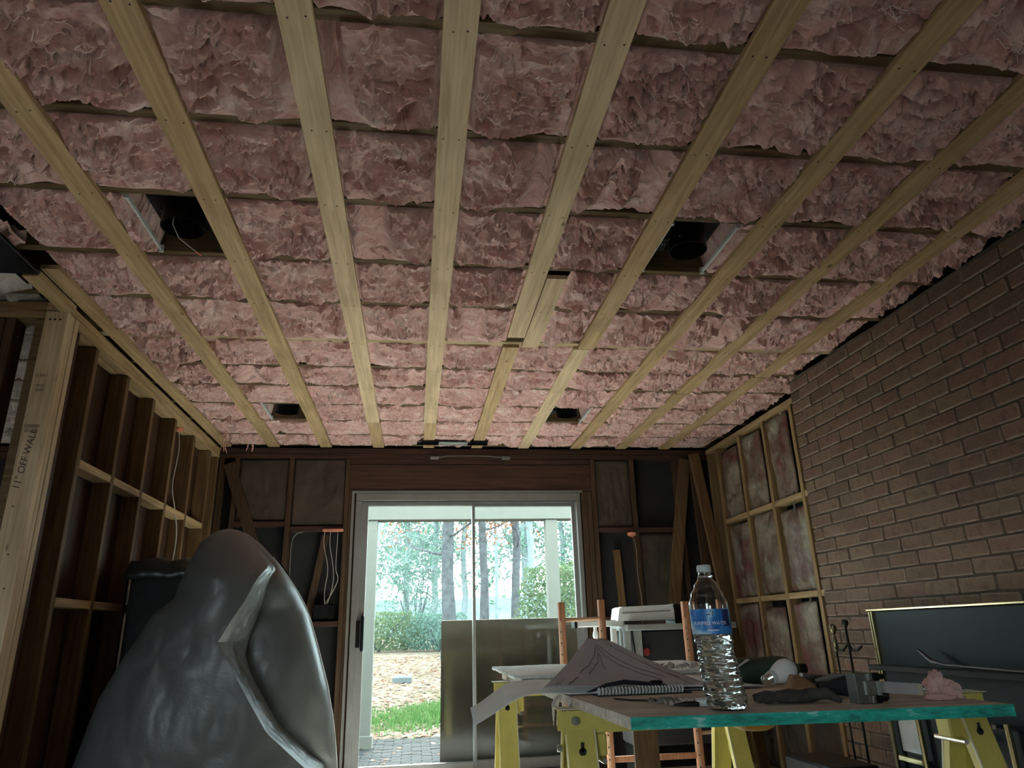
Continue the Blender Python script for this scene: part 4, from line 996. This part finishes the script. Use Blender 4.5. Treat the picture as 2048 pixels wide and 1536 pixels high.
# glove: palm, fingers, thumb, tan leather patch
gv = thing('work_glove', 'grey and tan work glove lying on the table right of the water bottle', 'glove', (0.88, 1.65, TZ))
def blob(mb, c_, r, n=16, m_=10, seed=0, amp=0.12, flat=True):
    U2, V2 = np.meshgrid(np.linspace(0, 2*PI, n), np.linspace(0, PI, m_)); X_ = np.sin(V2)*np.cos(U2); Y_ = np.sin(V2)*np.sin(U2); Z_ = np.cos(V2)
    k = 1+amp*fbm(X_*2+seed, Y_*2, Z_*2+seed, 3); X_ = c_[0]+X_*k*r[0]; Y_ = c_[1]+Y_*k*r[1]; Z_ = c_[2]+Z_*k*r[2]
    if flat: Z_ = np.maximum(Z_, TZ+0.001)
    mb.grid(np.stack([X_, Y_, Z_], -1)); return mb
mb = MB(); blob(mb, (0.865, 1.655, TZ+0.013), (0.062, 0.034, 0.017), seed=3); mb.build('palm', glove_g, gv)
for k, (dx, dy, l) in enumerate(((-0.055, 0.020, 0.055), (-0.060, 0.004, 0.062), (-0.056, -0.012, 0.055))):
    MB().tube([(0.835, 1.655+dy*0.8, TZ+0.012), (0.835+dx*0.5, 1.655+dy*1.3, TZ+0.016), (0.835+dx, 1.655+dy*1.7, TZ+0.010)], [0.011, 0.0105, 0.008], 10).build('finger', glove_g, gv)
MB().tube([(0.89, 1.635, TZ+0.018), (0.915, 1.605, TZ+0.022), (0.93, 1.58, TZ+0.008)], [0.013, 0.013, 0.006], 10).build('thumb', glove_g, gv)
mb = MB(); xs = [(0.845, 1.69, 0.006), (0.868, 1.70, 0.035), (0.885, 1.705, 0.056), (0.905, 1.70, 0.052), (0.925, 1.695, 0.036), (0.93, 1.685, 0.020)]
lo_ = [(0.850, 1.640, 0.022), (0.868, 1.640, 0.027), (0.885, 1.64, 0.030), (0.90, 1.64, 0.031), (0.912, 1.64, 0.028), (0.922, 1.645, 0.018)]
Pg = np.array([[np.array(a)*(1-t)+np.array(b_)*t+np.array((0, 0, 0.006*math.sin(t*PI))) for a, b_ in zip(lo_, xs)] for t in np.linspace(0, 1, 8)]); Pg[..., 2] += TZ
mb.grid(Pg); mb.build('leather_patch', tan_l, gv, solid=0.003)
# black tool with flat steel plate behind
bt = thing('putty_tool', 'black tool with flat bright steel plate lying behind the glove', 'tool', (1.02, 1.8, TZ))
MB().tube([(0.985, 1.74, TZ+0.02), (1.03, 1.71, TZ+0.026), (1.065, 1.70, TZ+0.028), (1.085, 1.70, TZ+0.024)], [0.012, 0.024, 0.026, 0.018], 14).build('handle', navy, bt)
B((0.965, 1.80, TZ+0.012), (1.045, 1.815, TZ+0.048), 0.002, (0.0, 0.12, 0)).build('plate', steel, bt)
MB().lathe([(0.0, -0.008), (0.006, -0.006), (0.006, 0.006), (0.0, 0.008)], (1.01, 1.785, TZ+0.022), Matrix.Rotation(PI/2, 3, 'X'), 10).build('rivet', black_m, bt)
MB().tube([(0.99, 1.78, TZ+0.035), (1.02, 1.75, TZ+0.045), (1.05, 1.72, TZ+0.05)], [0.004, 0.008, 0.004], 8).build('lever', plain('grey_plastic', (0.14, 0.14, 0.13), 0.5), bt)
# aluminium clamp block
cl = thing('clamp_block', 'ribbed aluminium clamp block with two dark screws standing on the table', 'clamp', (1.0, 1.57, TZ))
bx0, bx1, by = 0.965, 1.018, 1.575
mb = MB(); mb.box((bx0, by-0.006, TZ+0.001), (bx0+0.026, by+0.03, TZ+0.062), bev=0.001); mb.box((bx0+0.026, by-0.006, TZ+0.001), (bx1-0.008, by+0.03, TZ+0.017), bev=0.001); mb.box((bx0+0.026, by-0.006, TZ+0.046), (bx1-0.010, by+0.03, TZ+0.062), bev=0.001); mb.build('body', plain('dull_aluminium', (0.17, 0.17, 0.16), 0.4, 0.7), cl)
for k in range(9): B((bx0+0.020+k*0.0031, by-0.010, TZ+0.018), (bx0+0.0216+k*0.0031, by+0.02, TZ+0.046)).build('rib', steel, cl)
B((bx0+0.047, by-0.010, TZ+0.016), (bx1+0.004, by+0.02, TZ+0.045), 0.001).build('jaw', grey_p, cl)
B((bx0+0.030, by-0.0075, TZ+0.0465), (bx0+0.034, by+0.01, TZ+0.0615)).build('edge_strip', steel, cl)
B((bx0+0.034, by-0.0075, TZ+0.0015), (bx0+0.038, by+0.01, TZ+0.0165)).build('edge_strip', steel, cl)
for z in (0.009, 0.054):
    sc_ = MB().lathe([(0.0, -0.002), (0.0075, 0.0), (0.009, 0.004), (0.0085, 0.012), (0.006, 0.016), (0.006, 0.024), (0.0035, 0.028), (0.0, 0.029)], (bx1-0.010, by-0.004, TZ+z), Matrix.Rotation(PI/2, 3, 'Y'), 14).build('screw', black_m, cl)
# grey marker
mk = thing('marker', 'grey square-bodied marker with cream tip lying behind the clamp block', 'marker', (1.1, 1.66, TZ))
MB().beam((1.055, 1.655, TZ+0.028), (1.158, 1.648, TZ+0.019), 0.022, 0.024).build('barrel', plain('grey_barrel', (0.42, 0.41, 0.42), 0.6), mk)
MB().beam((1.158, 1.648, TZ+0.019), (1.171, 1.647, TZ+0.018), 0.0225, 0.0245).build('end_cap', plain('cream_cap', (0.55, 0.55, 0.42), 0.6), mk)
MB().tube([(1.170, 1.647, TZ+0.018), (1.182, 1.646, TZ+0.018), (1.193, 1.645, TZ+0.015)], [0.003, 0.0028, 0.001], 6).build('tip', white_i, mk)
B((1.06, 1.646, TZ), (1.09, 1.662, TZ+0.014)).build('support_block', navy, mk)
# clear glass bulb
cb = thing('clear_bulb', 'small clear glass bulb with metal base above the marker, beside the fireplace edge', 'bulb', (1.10, 1.72, TZ))
RC = Vector((1, 0, 0.02)).to_track_quat('Z', 'Y').to_matrix()
MB().lathe([(0, 0), (0.008, 0.002), (0.0125, 0.010), (0.011, 0.018), (0.006, 0.026), (0.005, 0.030)], (1.125, 1.73, TZ+0.0135), RC, 20).build('glass', clearb, cb)
MB().lathe([(0.0055, 0.029), (0.006, 0.031), (0.006, 0.044), (0, 0.046)], (1.125, 1.73, TZ+0.0135), RC, 16).build('base', brass, cb)
# tuft of insulation on the table
tf = MB(); blob(tf, (1.178, 1.60, TZ+0.022), (0.022, 0.02, 0.034), 26, 18, 5, 0.75); blob(tf, (1.20, 1.585, TZ+0.014), (0.022, 0.02, 0.026), 26, 18, 9, 0.6); blob(tf, (1.185, 1.59, TZ+0.006), (0.045, 0.03, 0.011), 26, 14, 2, 0.5)
tag(tf.build('insulation_tuft', pink), 'tuft of pink insulation lying on the right end of the table', 'insulation')
# under the table
yp = MB(); yp.lathe([(0.0, 0.0), (0.04, 0.002), (0.058, 0.010), (0.068, 0.028), (0.071, 0.045), (0.066, 0.045), (0.062, 0.029), (0.054, 0.014), (0.0, 0.006)], (1.005, 2.2, 0.695), n=32)
dish = thing('hanging_dish', 'rounded orange-yellow dish hung under the plywood near the table middle', 'dish', (1.005, 2.2, 0.695))
yp.build('bowl', plain('orange_yellow_plastic', (0.45, 0.24, 0.02), 0.45), dish)
for a in (0.4, 2.5, 4.6): MB().tube([(1.005+0.069*math.cos(a), 2.2+0.069*math.sin(a), 0.735), (1.005+0.06*math.cos(a), 2.2+0.06*math.sin(a), 0.796)], 0.003, 6).build('hook', steel, dish)
tag(MB().prism([(1.615, 0.0), (1.630, 0.30), (1.555, 0.47), (1.545, 0.66), (1.520, 0.72), (1.508, 0.715), (1.495, 0.60), (1.535, 0.42), (1.520, 0.30), (1.565, 0.22), (1.580, 0.0)], 1, 3.55, 3.565).build('splintered_board', plain('pale_splinter_wood', (0.36, 0.27, 0.19), 0.8)), 'splintered pale board standing under the table behind the sawhorse legs', 'timber')
tag(MB().beam((1.10, 3.60, 0.0), (1.115, 3.66, 0.70), 0.12, 0.018, (0, 1, 0)).build('leaning_board', old_z), 'dark board standing behind the splintered one under the table', 'timber')

# ------------------------------------------------ wooden rack
rk = thing('wooden_rack', 'reddish wooden rack of drilled posts and pale rungs behind the table', 'rack', (1.2, 4.2, 0))
for x, zt, y in ((0.842, 1.142, 4.2), (1.078, 1.152, 4.2), (1.585, 1.132, 4.2), (1.82, 1.142, 4.2)):
    po = B((x-0.018, y-0.02, 0), (x+0.018, y+0.02, zt), 0.003).build('post', rack_w, rk)
    B((x-0.0185, y-0.0205, 0.0), (x-0.006, y-0.0195, 1.04)).build('face_strip', rack_x, po)
    h = MB()
    for k in range(16): h.lathe([(0.004, 0), (0.004, 0.003)], (x-0.012, y-0.0195, 0.08+k*0.06), Matrix.Rotation(PI/2, 3, 'X'), 8, True)
    h.build('peg_holes', nail_m, po, kind='stuff', smooth=False)
for a, b_ in ((0.842, 1.078), (1.585, 1.82)):
    for z in (1.045, 0.43, 0.12): MB().tube([(a+0.015, 4.2, z-0.003), (b_-0.015, 4.2, z+0.003)], 0.011, 8).build('rung', rack_x, rk)
for z in (0.12, 0.30): B((1.09, 4.205, z), (1.57, 4.219, z+0.03), 0.002).build('stretcher', rack_w, rk)

# ------------------------------------------------ machine behind the rack
ma = thing('workshop_machine', 'white and black workshop machine with flat grey top behind the wooden rack', 'machine', (1.5, 4.75, 0))
B((1.33, 4.55, 0.975), (2.05, 4.98, 1.012), 0.004).build('table_top', grey_p, ma)
B((1.03, 4.66, 1.003), (1.345, 4.75, 1.043), 0.006).build('fence_rail', white_p, ma)
B((1.015, 4.655, 0.998), (1.032, 4.755, 1.048), 0.002).build('rail_end', black_m, ma)
mb = MB(); mb.prism([(1.285, 1.035), (1.675, 1.035), (1.655, 1.128), (1.32, 1.120), (1.30, 1.112)], 1, 4.60, 4.78); mb.build('top_housing', white_p, ma)
MB().beam((1.315, 4.597, 1.080), (1.635, 4.597, 1.090), 0.004, 0.0035).build('housing_seam', alum_d, ma)
MB().prism([(1.662, 0.99), (1.72, 0.99), (1.70, 1.128), (1.662, 1.132)], 1, 4.60, 4.78).build('housing_end', black_m, ma)
hl = MB().lathe([(0.0, 0.925), (0.012, 0.928), (0.019, 0.945), (0.017, 0.965), (0.010, 0.985), (0.012, 1.002)], (1.158, 4.70, 0), n=14).build('hanging_handle', white_p, ma)
for x0, x1, zb in ((1.245, 1.278, 0.70), (1.30, 1.312, 0.86), (1.325, 1.37, 0.75), (1.385, 1.44, 0.735)):
    B((x0, 4.62, zb), (x1, 4.66, 0.99), 0.003).build('support_panel', white_p if x0 < 1.29 else grey_p, ma)
MB().tube([(1.372, 4.61, 0.985), (1.385, 4.61, 0.80), (1.40, 4.61, 0.76)], 0.006, 6).build('control_rod', black_m, ma)
B((1.36, 4.68, 0.30), (2.02, 4.96, 0.974), 0.01).build('body', dark_w, ma)
for x in (1.40, 1.96): B((x-0.03, 4.70, 0.0), (x+0.03, 4.94, 0.31), 0.004).build('foot', black_m, ma)
MB().lathe([(0.0, -0.02), (0.022, -0.018), (0.026, 0.0), (0.02, 0.015), (0.0, 0.018)], (1.478, 4.67, 0.846), Matrix.Rotation(PI/2, 3, 'X'), 14).build('red_knob', red_p, ma)

# ================================================================== TARP
# silhouette (x at a height) of the draped sheet, and its folds
zs = np.linspace(0.0, 1, 90)[:, None]; us = np.linspace(0, 1, 150)[None, :]
ZT_ = 1.50
def interp(z, tab):
    tab = sorted(tab); return np.interp(z, [a for a, _ in tab], [b_ for _, b_ in tab])
Zg = (zs**0.85)*ZT_+0*us
YT = 3.45; kx = YT/3.6
Lx = interp(Zg, [(0, -1.47), (0.5, -1.43), (0.76, -1.36), (0.95, -1.27), (1.10, -1.19), (1.17, -1.10), (1.25, -1.075), (1.35, -1.045), (1.43, -1.02), (1.475, -0.97), (1.495, -0.92), (1.50, -0.90)])
Rx = interp(Zg, [(0, -0.30), (0.44, -0.33), (0.6, -0.352), (0.76, -0.385), (0.95, -0.44), (1.1, -0.49), (1.22, -0.55), (1.34, -0.63), (1.42, -0.695), (1.47, -0.755), (1.495, -0.81), (1.50, -0.84)])
Rx = Rx*1.07
Xg = Lx+(Rx-Lx)*us
half = (Rx-Lx)/2
sN = (us-0.5)*2
# tent-like depth: the middle stands forward
dep = 0.30*np.sqrt(np.clip(1-np.abs(sN)**2.4, 0, 1))*np.clip((ZT_-Zg)/0.25, 0, 1)**0.5
Yg = YT+0.16-dep
# the bright zig-zag fold: left sheet lies in front of the right one
cx_ = interp(Zg, [(0.0, -0.36), (0.44, -0.42), (0.62, -0.60), (0.80, -0.71), (0.98, -0.82), (1.02, -0.80), (1.15, -0.73), (1.30, -0.675), (1.42, -0.66), (1.5, -0.70)])
app = interp(Zg, [(0.0, 0.09), (0.40, 0.075), (0.5, 0.055), (0.62, 0.045), (0.80, 0.048), (0.92, 0.075), (0.98, 0.115), (1.05, 0.10), (1.15, 0.07), (1.30, 0.035), (1.42, 0.012), (1.5, 0.002)])
Dp = 0.28*np.clip((1.47-Zg)/0.35, 0, 1)**0.8          # how far the right-hand sheet lies behind
dxs = np.maximum(app-0.19*Dp, 0.003)
def soft(Xa, Za):      # long soft folds over the rest
    ph = (Xa+1.0)*8+2.0*pn(Xa*1.5, Za*1.2, 3.3+0*Xa)+Za*1.5
    y = 0.010*np.sin(ph)*np.clip((1.1-Za)/0.8, 0.1, 1)+0.05*pn(Xa*2.2+5, Za*1.5, 1.1+0*Xa)+0.012*fbm(Xa*5, Za*3, 4.4+0*Xa, 2, 0.5, True)
    r_ = np.hypot(Xa+1.075, Za-0.93); an = np.arctan2(Za-0.93, Xa+1.075)   # pinched knot with creases running off it
    return y+0.022*np.exp(-(r_/0.22)**2)+0.007*np.sin(an*5+1)*np.exp(-(r_/0.4)**2)*np.clip(r_/0.06, 0, 1)
def base_y(Xa, Za, La, Ra):
    sn = np.clip(((Xa-La)/np.maximum(Ra-La, 1e-6)-0.5)*2, -1, 1)
    return YT+0.16-0.30*np.sqrt(np.clip(1-np.abs(sn)**2.4, 0, 1))*np.clip((ZT_-Za)/0.25, 0, 1)**0.5+soft(Xa, Za)
cx_ = np.minimum(np.maximum(cx_, Lx+0.02), Rx-0.02-dxs)
u1 = np.linspace(0, 1, 90)[None, :]; u2 = np.linspace(0, 1, 26)[None, :]; u3 = np.linspace(0, 1, 60)[None, :]
z1 = Zg[:, :1]; L1, R1, C1, S1, D1 = Lx[:, :1], Rx[:, :1], cx_[:, :1], dxs[:, :1], Dp[:, :1]
XA = L1+(C1-L1)*u1; ZA = z1+0*u1; YA = base_y(XA, ZA, L1, R1)
XB_ = C1+S1*u2; ZB_ = z1+0*u2
wr_ = 0.022*fbm(u2*5+ZB_*8, ZB_*22, 0*XB_, 4, 0.65, True)*np.sin(u2*PI)*np.clip((1.42-ZB_)/0.3, 0, 1)
YB_ = base_y(C1, z1, L1, R1)*(1-u2)+(base_y(C1+S1, z1, L1, R1)+D1)*u2; XB_ = XB_+wr_; YB_ = YB_+0.3*wr_
XC_ = C1+S1+(R1-C1-S1)*u3; ZC_ = z1+0*u3; YC_ = base_y(XC_, ZC_, L1, R1)+D1*(1-0.25*u3)
front = np.concatenate([np.stack([XA, YA, ZA], -1), np.stack([XB_, YB_, ZB_], -1)[:, 1:], np.stack([XC_, YC_, ZC_], -1)[:, 1:]], 1)
Yg = front[..., 1]
back = np.stack([Xg, 0*Xg, Zg], -1)
back[..., 1] = YT+0.34+0.10*us+0.20*np.sqrt(np.clip(1-np.abs(sN)**2.4, 0, 1))*np.clip((ZT_-Zg)/0.25, 0, 1)**0.5
tp = thing('tarp_covered_stack', 'tall stack draped with a shiny grey plastic tarp in front of the left wall', 'tarp', (-0.9, 3.6, 0))
MB().grid(front).build('tarp_front', tarp_m, tp, solid=0.002)
MB().grid(back[:, ::3][::3]).build('tarp_back', tarp_m, tp, solid=0.002)
# light piped hem down the right side
hem = [(float(Rx[i, 0])+0.002, float(Yg[i, -1])-0.002, float(Zg[i, 0])) for i in range(0, 84, 4)]
MB().tube(hem, 0.0035, 6).build('hem', plain('pale_hem', (0.55, 0.58, 0.58), 0.5), tp)
# black plastic covered thing between tarp and wall
Ub, Vb = np.meshgrid(np.linspace(0, 1, 30), np.linspace(0, 1, 30))
bb = thing('black_bag_stack', 'black plastic-covered pile between the tarp and the left stud wall', 'pile', (-1.3, 4.25, 0))
B((-1.47, 4.02, 0), (-1.05, 4.5, 1.36), 0.03).build('crate', dark_w, bb)
Xq = -1.49+0.46*Ub; Yq = 4.0+0.5*Vb
MB().grid(np.stack([Xq, Yq, 1.40+0.03*fbm(Xq*8, Yq*8, np.zeros_like(Xq), 3)-0.10*np.clip((0.15-Vb)/0.15, 0, 1)**2], -1)).build('plastic_cover', plain('black_plastic', (0.02, 0.024, 0.024), 0.3, var=0.3), bb, solid=0.003)

# ================================================================== OUTSIDE
gr = structure('ground')
Xq, Yq = np.meshgrid(np.concatenate([np.linspace(-40, -6, 12), np.linspace(-5, 12, 40), np.linspace(13, 50, 12)]), np.concatenate([np.linspace(5.86, 9.0, 6), np.linspace(9.3, 30, 50), np.linspace(32, 90, 16)]))
def gz(x, y): return -0.165+0.036*np.clip(y-10.0, 0, 16)+0.012*np.clip(y-26, 0, 60)
Zq = gz(Xq, Yq)+0.03*fbm(Xq*0.6, Yq*0.6, np.zeros_like(Xq), 3)*np.clip((Yq-9.5)/2, 0, 1)
MB().grid(np.stack([Xq, Yq, Zq], -1)).build('lawn', lawn_m, gr)
B((-45, -45, -0.35), (50, 5.86, -0.17)).build('rear_lawn', lawn_m, gr)
pt = structure('patio')
B((-3.0, 5.9, -0.30), (4.0, 9.22, -0.158)).build('sand_bed', joint_m, pt)
pm = bpy.data.meshes.new('paver'); q = MB().box((-0.0975, -0.0475, -0.03), (0.0975, 0.0475, 0.0), bev=0.004); pm.from_pydata(q.v, [], q.f); pm.update(); pm.materials.append(paver_m)
cnt = 0; restp = MB()
for r in range(33):
    y = 5.96+r*0.1
    for k in range(-3, 28):
        x = -1.6+k*0.2+(0.1 if r % 2 else 0)
        vis = -0.62 < x < 0.62 and 6.85 < y
        if vis and cnt < 300:
            o = bpy.data.objects.new('paver', pm); COL.objects.link(o); o.parent = pt; o.location = (x, y, -0.150+random.uniform(-.003, .003)); o.rotation_euler = (random.gauss(0, .008), random.gauss(0, .008), random.gauss(0, .01)); cnt += 1
        else: restp.raw([(a+x, b_+y, c_-0.150) for a, b_, c_ in q.v], q.f)
restp.build('pavers_out_of_view', paver_m, pt, kind='stuff', smooth=False)
# porch
def porch_post(x0, x1, label):
    t = thing('porch_post', label, 'post', ((x0+x1)/2, 8.55, -0.15), 'porch posts')
    B((x0, 8.48, -0.148), (x1, 8.62, 2.262), 0.006).build('shaft', cream, t); B((x0-0.02, 8.46, -0.149), (x1+0.02, 8.64, -0.02), 0.006).build('plinth', cream, t)
porch_post(-0.60, -0.44, 'cream porch post seen through the left edge of the sliding door')
porch_post(1.555, 1.70, 'cream porch post seen through the right pane of the sliding door')
tag(B((-3.0, 8.46, 2.264), (4.0, 8.66, 2.56), 0.006).build('porch_beam', cream), 'cream porch beam across the top of the view outside the door', 'beam')
# board leaning against the door glass outside
tag(MB().beam((0.76, 6.06, -0.15), (0.76, 5.89, 1.085), 1.09, 0.018, (0, 1, 0)).build('weathered_board', board_b), 'weathered brown panel leaning outside against the right half of the sliding door', 'panel')
tag(MB().box((-0.42, 15.8, float(gz(0, 16))-0.02), (-0.02, 16.2, float(gz(0, 16))+0.13), bev=0.03).build('stone_block', stone_m), 'flat grey stone block lying on the leafy lawn', 'stone')

# leaves and grass on the ground
def scatter(n_, x0, x1, y0, y1, size, mat, name, label, upr=False, zoff=0.01):
    rs = np.random.RandomState(len(name)+n_); mb = MB(); v_ = []; f = []
    X_ = rs.uniform(x0, x1, n_) if not upr else rs.normal((x0+x1)/2, (x1-x0)/4, n_); Y_ = y0+(y1-y0)*rs.uniform(0, 1, n_)**1.5 if not upr else rs.normal((y0+y1)/2+0.25*np.sin(X_*3), (y1-y0)/5, n_); Z_ = gz(X_, Y_)+zoff
    for i in range(n_):
        a = rs.uniform(0, 2*PI); s_ = size*rs.uniform(.6, 1.4); ca, sa = math.cos(a)*s_, math.sin(a)*s_; k = len(v_)
        if upr: v_ += [(X_[i]-ca*.15, Y_[i]-sa*.15, Z_[i]-.01), (X_[i]+ca*.15, Y_[i]+sa*.15, Z_[i]-.01), (X_[i]+sa*.4, Y_[i]+ca*.4, Z_[i]+s_)]; f.append((k, k+1, k+2))
        else:
            t1, t2 = rs.uniform(0, .5, 2)*s_; v_ += [(X_[i]-ca, Y_[i]-sa, Z_[i]), (X_[i]+sa*.6, Y_[i]-ca*.6, Z_[i]+t1), (X_[i]+ca, Y_[i]+sa, Z_[i]+t2), (X_[i]-sa*.6, Y_[i]+ca*.6, Z_[i])]; f.append((k, k+1, k+2, k+3))
    mb.raw(v_, f); o = mb.build(name, mat, None, smooth=False); o['kind'] = 'stuff'; return tag(o, label, 'leaves' if not upr else 'grass')
scatter(9000, -3, 4, 9.25, 24, 0.055, leaf_f, 'fallen_leaves', 'brown fallen leaves covering the lawn outside')
scatter(60, -1, 1, 6.9, 9.2, 0.03, leaf_f, 'patio_leaves', 'few dry leaves scattered on the patio pavers', zoff=0.02)
scatter(8000, -0.6, 1.3, 9.6, 12.4, 0.06, grass_m, 'grass_patch', 'bright green grass patch beyond the patio pavers', True)

# trees
def tree(x, y, rad, h, label, seed, mat=bark, lean=0.0, nbr=26, leaves=None, leafmat_=None, first=0.25, nleaf=0, spread=1.0, lsize=0.075):
    rs = random.Random(seed); z0 = float(gz(x, y))-0.05
    t = thing('tree', label, 'tree', (x, y, z0), 'trees behind the lawn')
    path = []; r = []
    for k in range(14):
        f = k/13; path.append(Vector((x+lean*h*f+rs.gauss(0, rad*0.25)*(k > 0), y+rs.gauss(0, rad*0.2), z0+h*f))); r.append(rad*(1.25-0.25*min(1, f*8))*(1-0.55*f))
    MB().tube(path, r, 12).build('trunk', mat, t)
    bm_ = MB(); tips = []
    def grow(p, d, l, rr, lev):
        pts = [p]; rads = [rr]; n_ = 5
        for k in range(n_):
            d = (d+Vector((rs.gauss(0, .22), rs.gauss(0, .22), rs.gauss(0.04, .18)))).normalized(); p = p+d*(l/n_); pts.append(p); rads.append(rr*(1-0.8*(k+1)/n_))
            if lev < 2 and k > 0:
                for q_ in range(2 if lev == 0 else 2):
                    dd = (d+Vector((rs.gauss(0, .8), rs.gauss(0, .8), rs.gauss(.1, .6)))).normalized(); grow(p, dd, l*rs.uniform(.4, .65), rads[-1]*.7, lev+1)
            if lev >= 1: tips.append(p)
        bm_.tube(pts, rads, 4 if lev else 6, cap=False)
    for k in range(nbr):
        f = first+(0.98-first)*k/nbr; i = min(int(f*13), 12); p = path[i].lerp(path[i+1], f*13-i); a = rs.uniform(0, 2*PI)
        grow(p, Vector((math.cos(a), math.sin(a), rs.uniform(-.1, .8))).normalized(), h*0.22*spread*(1.15-f)*rs.uniform(.7, 1.2)+0.5, max(r[i]*0.28, 0.02), 0)
    bm_.build('branches', mat, t, kind='stuff')
    if nleaf:
        v_ = []; f_ = []
        for k in range(nleaf):
            p = rs.choice(tips)+Vector((rs.gauss(0, .15), rs.gauss(0, .15), rs.gauss(0, .15))); s_ = lsize*rs.uniform(.65, 1.35); u_ = Vector((rs.gauss(0, 1), rs.gauss(0, 1), rs.gauss(0, 1))).normalized(); w_ = u_.orthogonal().normalized(); b0 = len(v_)
            v_ += [tuple(p-u_*s_), tuple(p+w_*s_*.5), tuple(p+u_*s_), tuple(p-w_*s_*.5)]; f_.append((b0, b0+1, b0+2, b0+3))
        g = MB(); g.raw(v_, f_); g.build('leaves', leafmat_, t, kind='stuff', smooth=False)
    return t
tree(1.03, 22, 0.20, 15, 'thick grey oak trunk with orange leaves, left of the door mullion', 1, nbr=20, first=0.2, leafmat_=leaf_o, nleaf=2600, spread=0.75)
tree(2.25, 24, 0.145, 15, 'grey tree trunk just right of the door mullion', 2, nbr=18, first=0.22, leafmat_=leaf_o, nleaf=500, spread=0.6)
tree(3.33, 24, 0.15, 15, 'straight grey tree trunk in the right pane', 3, nbr=18, first=0.22, spread=0.6)
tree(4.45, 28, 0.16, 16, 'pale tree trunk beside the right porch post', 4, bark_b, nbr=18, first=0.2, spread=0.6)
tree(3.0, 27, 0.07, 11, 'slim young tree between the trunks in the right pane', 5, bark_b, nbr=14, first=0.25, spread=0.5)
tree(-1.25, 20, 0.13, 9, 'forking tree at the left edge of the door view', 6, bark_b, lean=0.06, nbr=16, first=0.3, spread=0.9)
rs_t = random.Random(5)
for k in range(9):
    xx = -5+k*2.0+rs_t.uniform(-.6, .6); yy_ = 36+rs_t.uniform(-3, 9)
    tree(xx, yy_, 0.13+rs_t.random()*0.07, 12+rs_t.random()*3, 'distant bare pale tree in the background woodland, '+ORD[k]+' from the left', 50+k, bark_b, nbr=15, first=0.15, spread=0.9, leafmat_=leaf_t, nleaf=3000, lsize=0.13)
def shrub(x, y, r, h, n_, mat, label, seed):
    rs = random.Random(seed); z0 = float(gz(x, y)); t = thing('shrub', label, 'shrub', (x, y, z0), 'shrubs behind the lawn'); v_ = []; f_ = []; st_ = MB()
    for k in range(16):
        a = rs.uniform(0, 2*PI); p = Vector((x, y, z0)); e = Vector((x+math.cos(a)*r*rs.uniform(.2, .9), y+math.sin(a)*r*.6, z0+h*rs.uniform(.5, 1))); st_.tube([p, p.lerp(e, .5)+Vector((rs.gauss(0, .1), 0, .1)), e], [.02, .013, .004], 4, cap=False)
    st_.build('stems', bark, t)
    for k in range(n_):
        a = rs.uniform(0, 2*PI); q_ = rs.random()**.5; zz = rs.random(); rr = r*q_*(1-0.6*abs(zz-0.4)); p = Vector((x+math.cos(a)*rr, y+math.sin(a)*rr*.7, z0+0.05+zz*h)); s_ = rs.uniform(.03, .075); u_ = Vector((rs.gauss(0, 1), rs.gauss(0, 1), rs.gauss(0, 1))).normalized(); w_ = u_.orthogonal().normalized(); b0 = len(v_)
        v_ += [tuple(p-u_*s_), tuple(p+w_*s_*.6), tuple(p+u_*s_), tuple(p-w_*s_*.6)]; f_.append((b0, b0+1, b0+2, b0+3))
    g = MB(); g.raw(v_, f_); g.build('foliage', mat, t, kind='stuff', smooth=False)
shrub(3.3, 17.5, 1.05, 2.3, 3500, leaf_g, 'leafy pale green shrub in front of the right porch post', 1)
shrub(0.0, 30, 1.5, 4.4, 3500, leaf_t, 'tall blue-green evergreen left of the thick trunk', 2)
shrub(-1.2, 27, 1.8, 1.3, 3000, leaf_g, 'low green bushes at the back of the lawn on the left', 3)
shrub(0.9, 26.5, 1.4, 1.2, 2500, leaf_t, 'low blue-green bushes at the foot of the thick trunk', 4)
shrub(4.6, 20.5, 0.8, 2.6, 2200, leaf_g, 'green shrub at the right edge of the door view', 5)
# wooded rise behind
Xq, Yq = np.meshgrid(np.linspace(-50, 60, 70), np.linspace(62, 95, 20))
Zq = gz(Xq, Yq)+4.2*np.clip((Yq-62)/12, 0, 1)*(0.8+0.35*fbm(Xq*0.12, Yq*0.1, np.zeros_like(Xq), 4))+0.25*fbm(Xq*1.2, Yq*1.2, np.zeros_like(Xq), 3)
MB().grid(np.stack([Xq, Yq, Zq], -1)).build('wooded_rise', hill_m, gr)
